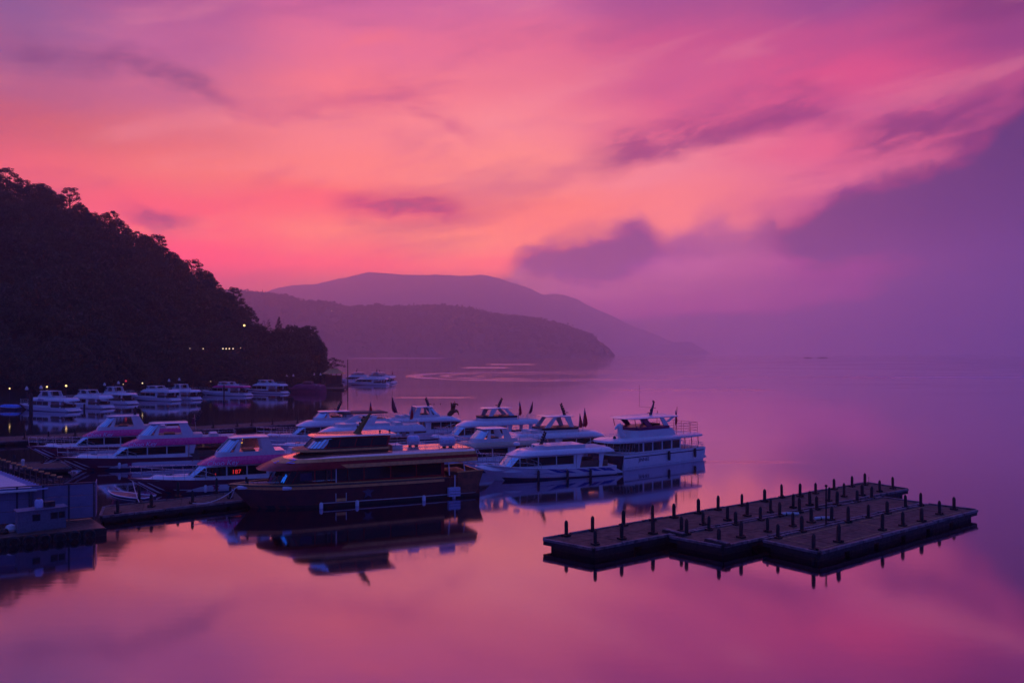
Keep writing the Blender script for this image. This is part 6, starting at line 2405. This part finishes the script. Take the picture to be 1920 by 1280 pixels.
def pavilion():
    p = at(626, 318)
    root = thing('pavilion', 'small dark pavilion with orange-brown hipped roof under the bamboo', 'building', (p.x, p.y, 0), R(8))
    pl = MB().box(-3.6, 3.6, -2.6, 2.6, -.5, 1.7)
    pl.build('plinth', 'concrete', root)
    pt = MB()
    for x in (-3, -1, 1, 3):
        for y in (-2.1, 2.1):
            pt.tube([(x, y, 1.7), (x, y, 5.9)], .13, 8)
    pt.build('column', 'wood', root)
    MB().box(-3.0, 3.0, -1.6, 2.0, 1.72, 5.2).build('wall', 'wood', root)
    MB().hexa([(-4.4, -3.2, 5.9), (4.4, -3.2, 5.9), (4.4, 3.2, 5.9), (-4.4, 3.2, 5.9)], [(-1.4, -.2, 7.9), (1.4, -.2, 7.9), (1.4, .2, 7.9), (-1.4, .2, 7.9)]).build('roof', 'tan', root, 0)
    MB().tube([(-1.5, 0, 7.95), (1.5, 0, 7.95)], .12, 6).build('ridge_cap', 'wood', root)
    # landing stage with clutter under the point
    q = [at(606, 300), at(645, 300), at(652, 312), at(606, 315)]
    s = thing('landing_stage', 'dark landing stage at the tip of the wooded point', 'dock', (q[0].x, q[0].y, 0))
    P = [Vector((a.x - q[0].x, a.y - q[0].y, 0)) for a in q]
    MB().hexa([v + Vector((0, 0, .35)) for v in P], [v + Vector((0, 0, .75)) for v in P]).build('deck', 'concrete', s, 0)
    lg = MB()
    for v in inset(P, .5) + inset([(P[0] + P[1]) / 2, P[1], P[2], (P[2] + P[3]) / 2], .5):
        lg.tube([v + Vector((0, 0, -1)), v + Vector((0, 0, .35))], .18, 7)
    lg.build('support', 'post', s)
    straight_rail([P[0] + Vector((0, 0, .75)), P[1] + Vector((0, 0, .75)), P[2] + Vector((0, 0, .75))], 1.0, 1.6, .05).build('railing', 'dark', s)


pavilion()

# two tiny boats far out on the lake
for px, D, L_, lab in ((1514, 2300, 26, 'left of two tiny dark boats far out in the fog'), (1543, 2300, 32, 'right of two tiny dark boats far out in the fog')):
    p = at(px, D)
    r = thing('distant_boat', lab, 'boat', p, R(180 if px < 1530 else 0), 'tiny boats far out on the lake')
    H = Hull(L_, 4, 1.3, 1.8)
    H.mesh(N=10).build('hull', 'dark', r)
    MB().hexa([(-L_ * .25, -1.4, 1.2), (L_ * .12, -1.4, 1.2), (L_ * .12, 1.4, 1.2), (-L_ * .25, 1.4, 1.2)], [(-L_ * .22, -1.2, 2.6), (L_ * .04, -1.2, 2.6), (L_ * .04, 1.2, 2.6), (-L_ * .22, 1.2, 2.6)]).build('cabin', 'dark', r)

# pennant pole between the middle pink boat and the long dock
p = gp(368, 812, .6)
o = thing('flag_pole', 'drooping pennant on a pole at the long dock behind the middle pink boat', 'flag', p)
add_flag(o, 0, 0, 0, 1.7, .7, -.2, 'flagdark', 1.5)

# ------------------------------------------------------------------ air over the lake
hz = MB().box(-9600, 9600, -300, 9600, -1.5, 860).build('haze', M['water'], smooth=0)
hm = bpy.data.materials.new('lake_haze')
hm.use_nodes = True
hm.node_tree.nodes.clear()
ho = hm.node_tree.nodes.new('ShaderNodeOutputMaterial')
pv = hm.node_tree.nodes.new('ShaderNodeVolumePrincipled')
pv.inputs['Color'].default_value = (0.92, 0.96, 1.0, 1)
pv.inputs['Density'].default_value = 0.00027
pv.inputs['Anisotropy'].default_value = 0.76
hm.node_tree.links.new(pv.outputs[0], ho.inputs['Volume'])
hz.data.materials.clear()
hz.data.materials.append(hm)
tag(hz, 'thin violet morning haze over the whole lake', 'haze', kind='stuff')


# mooring ropes
def rope(a, b, sag, label):
    a, b = Vector(a), Vector(b)
    pts = []
    for i in range(11):
        q = i / 10
        v = a.lerp(b, q)
        v.z -= sag * 4 * q * (1 - q)
        pts.append(v - a)
    tag(MB().tube(pts, .035, 5).build('mooring_rope', 'offwhite', loc=a), label, 'rope', 'mooring ropes')


rope(gp(440, 915, 2.1), gp(432, 934, .95), .12, 'rope from the burgundy bow down to the last post of the foreground dock')
rope(gp(445, 912, 2.2), gp(361, 943, .95), .5, 'long slack rope from the burgundy bow to the foreground dock')
rope(gp(248, 898, 1.6), gp(261, 941, .9), .2, 'rope from the nearest pink bow down to the foreground dock')
rope(gp(110, 858, 1.6), gp(82, 868, .9), .15, 'rope from the middle pink bow to the short dock')
rope(gp(900, 872, 1.7), gp(892, 905, .5), .1, 'rope hanging from the bow of the blue-slashed white boat')
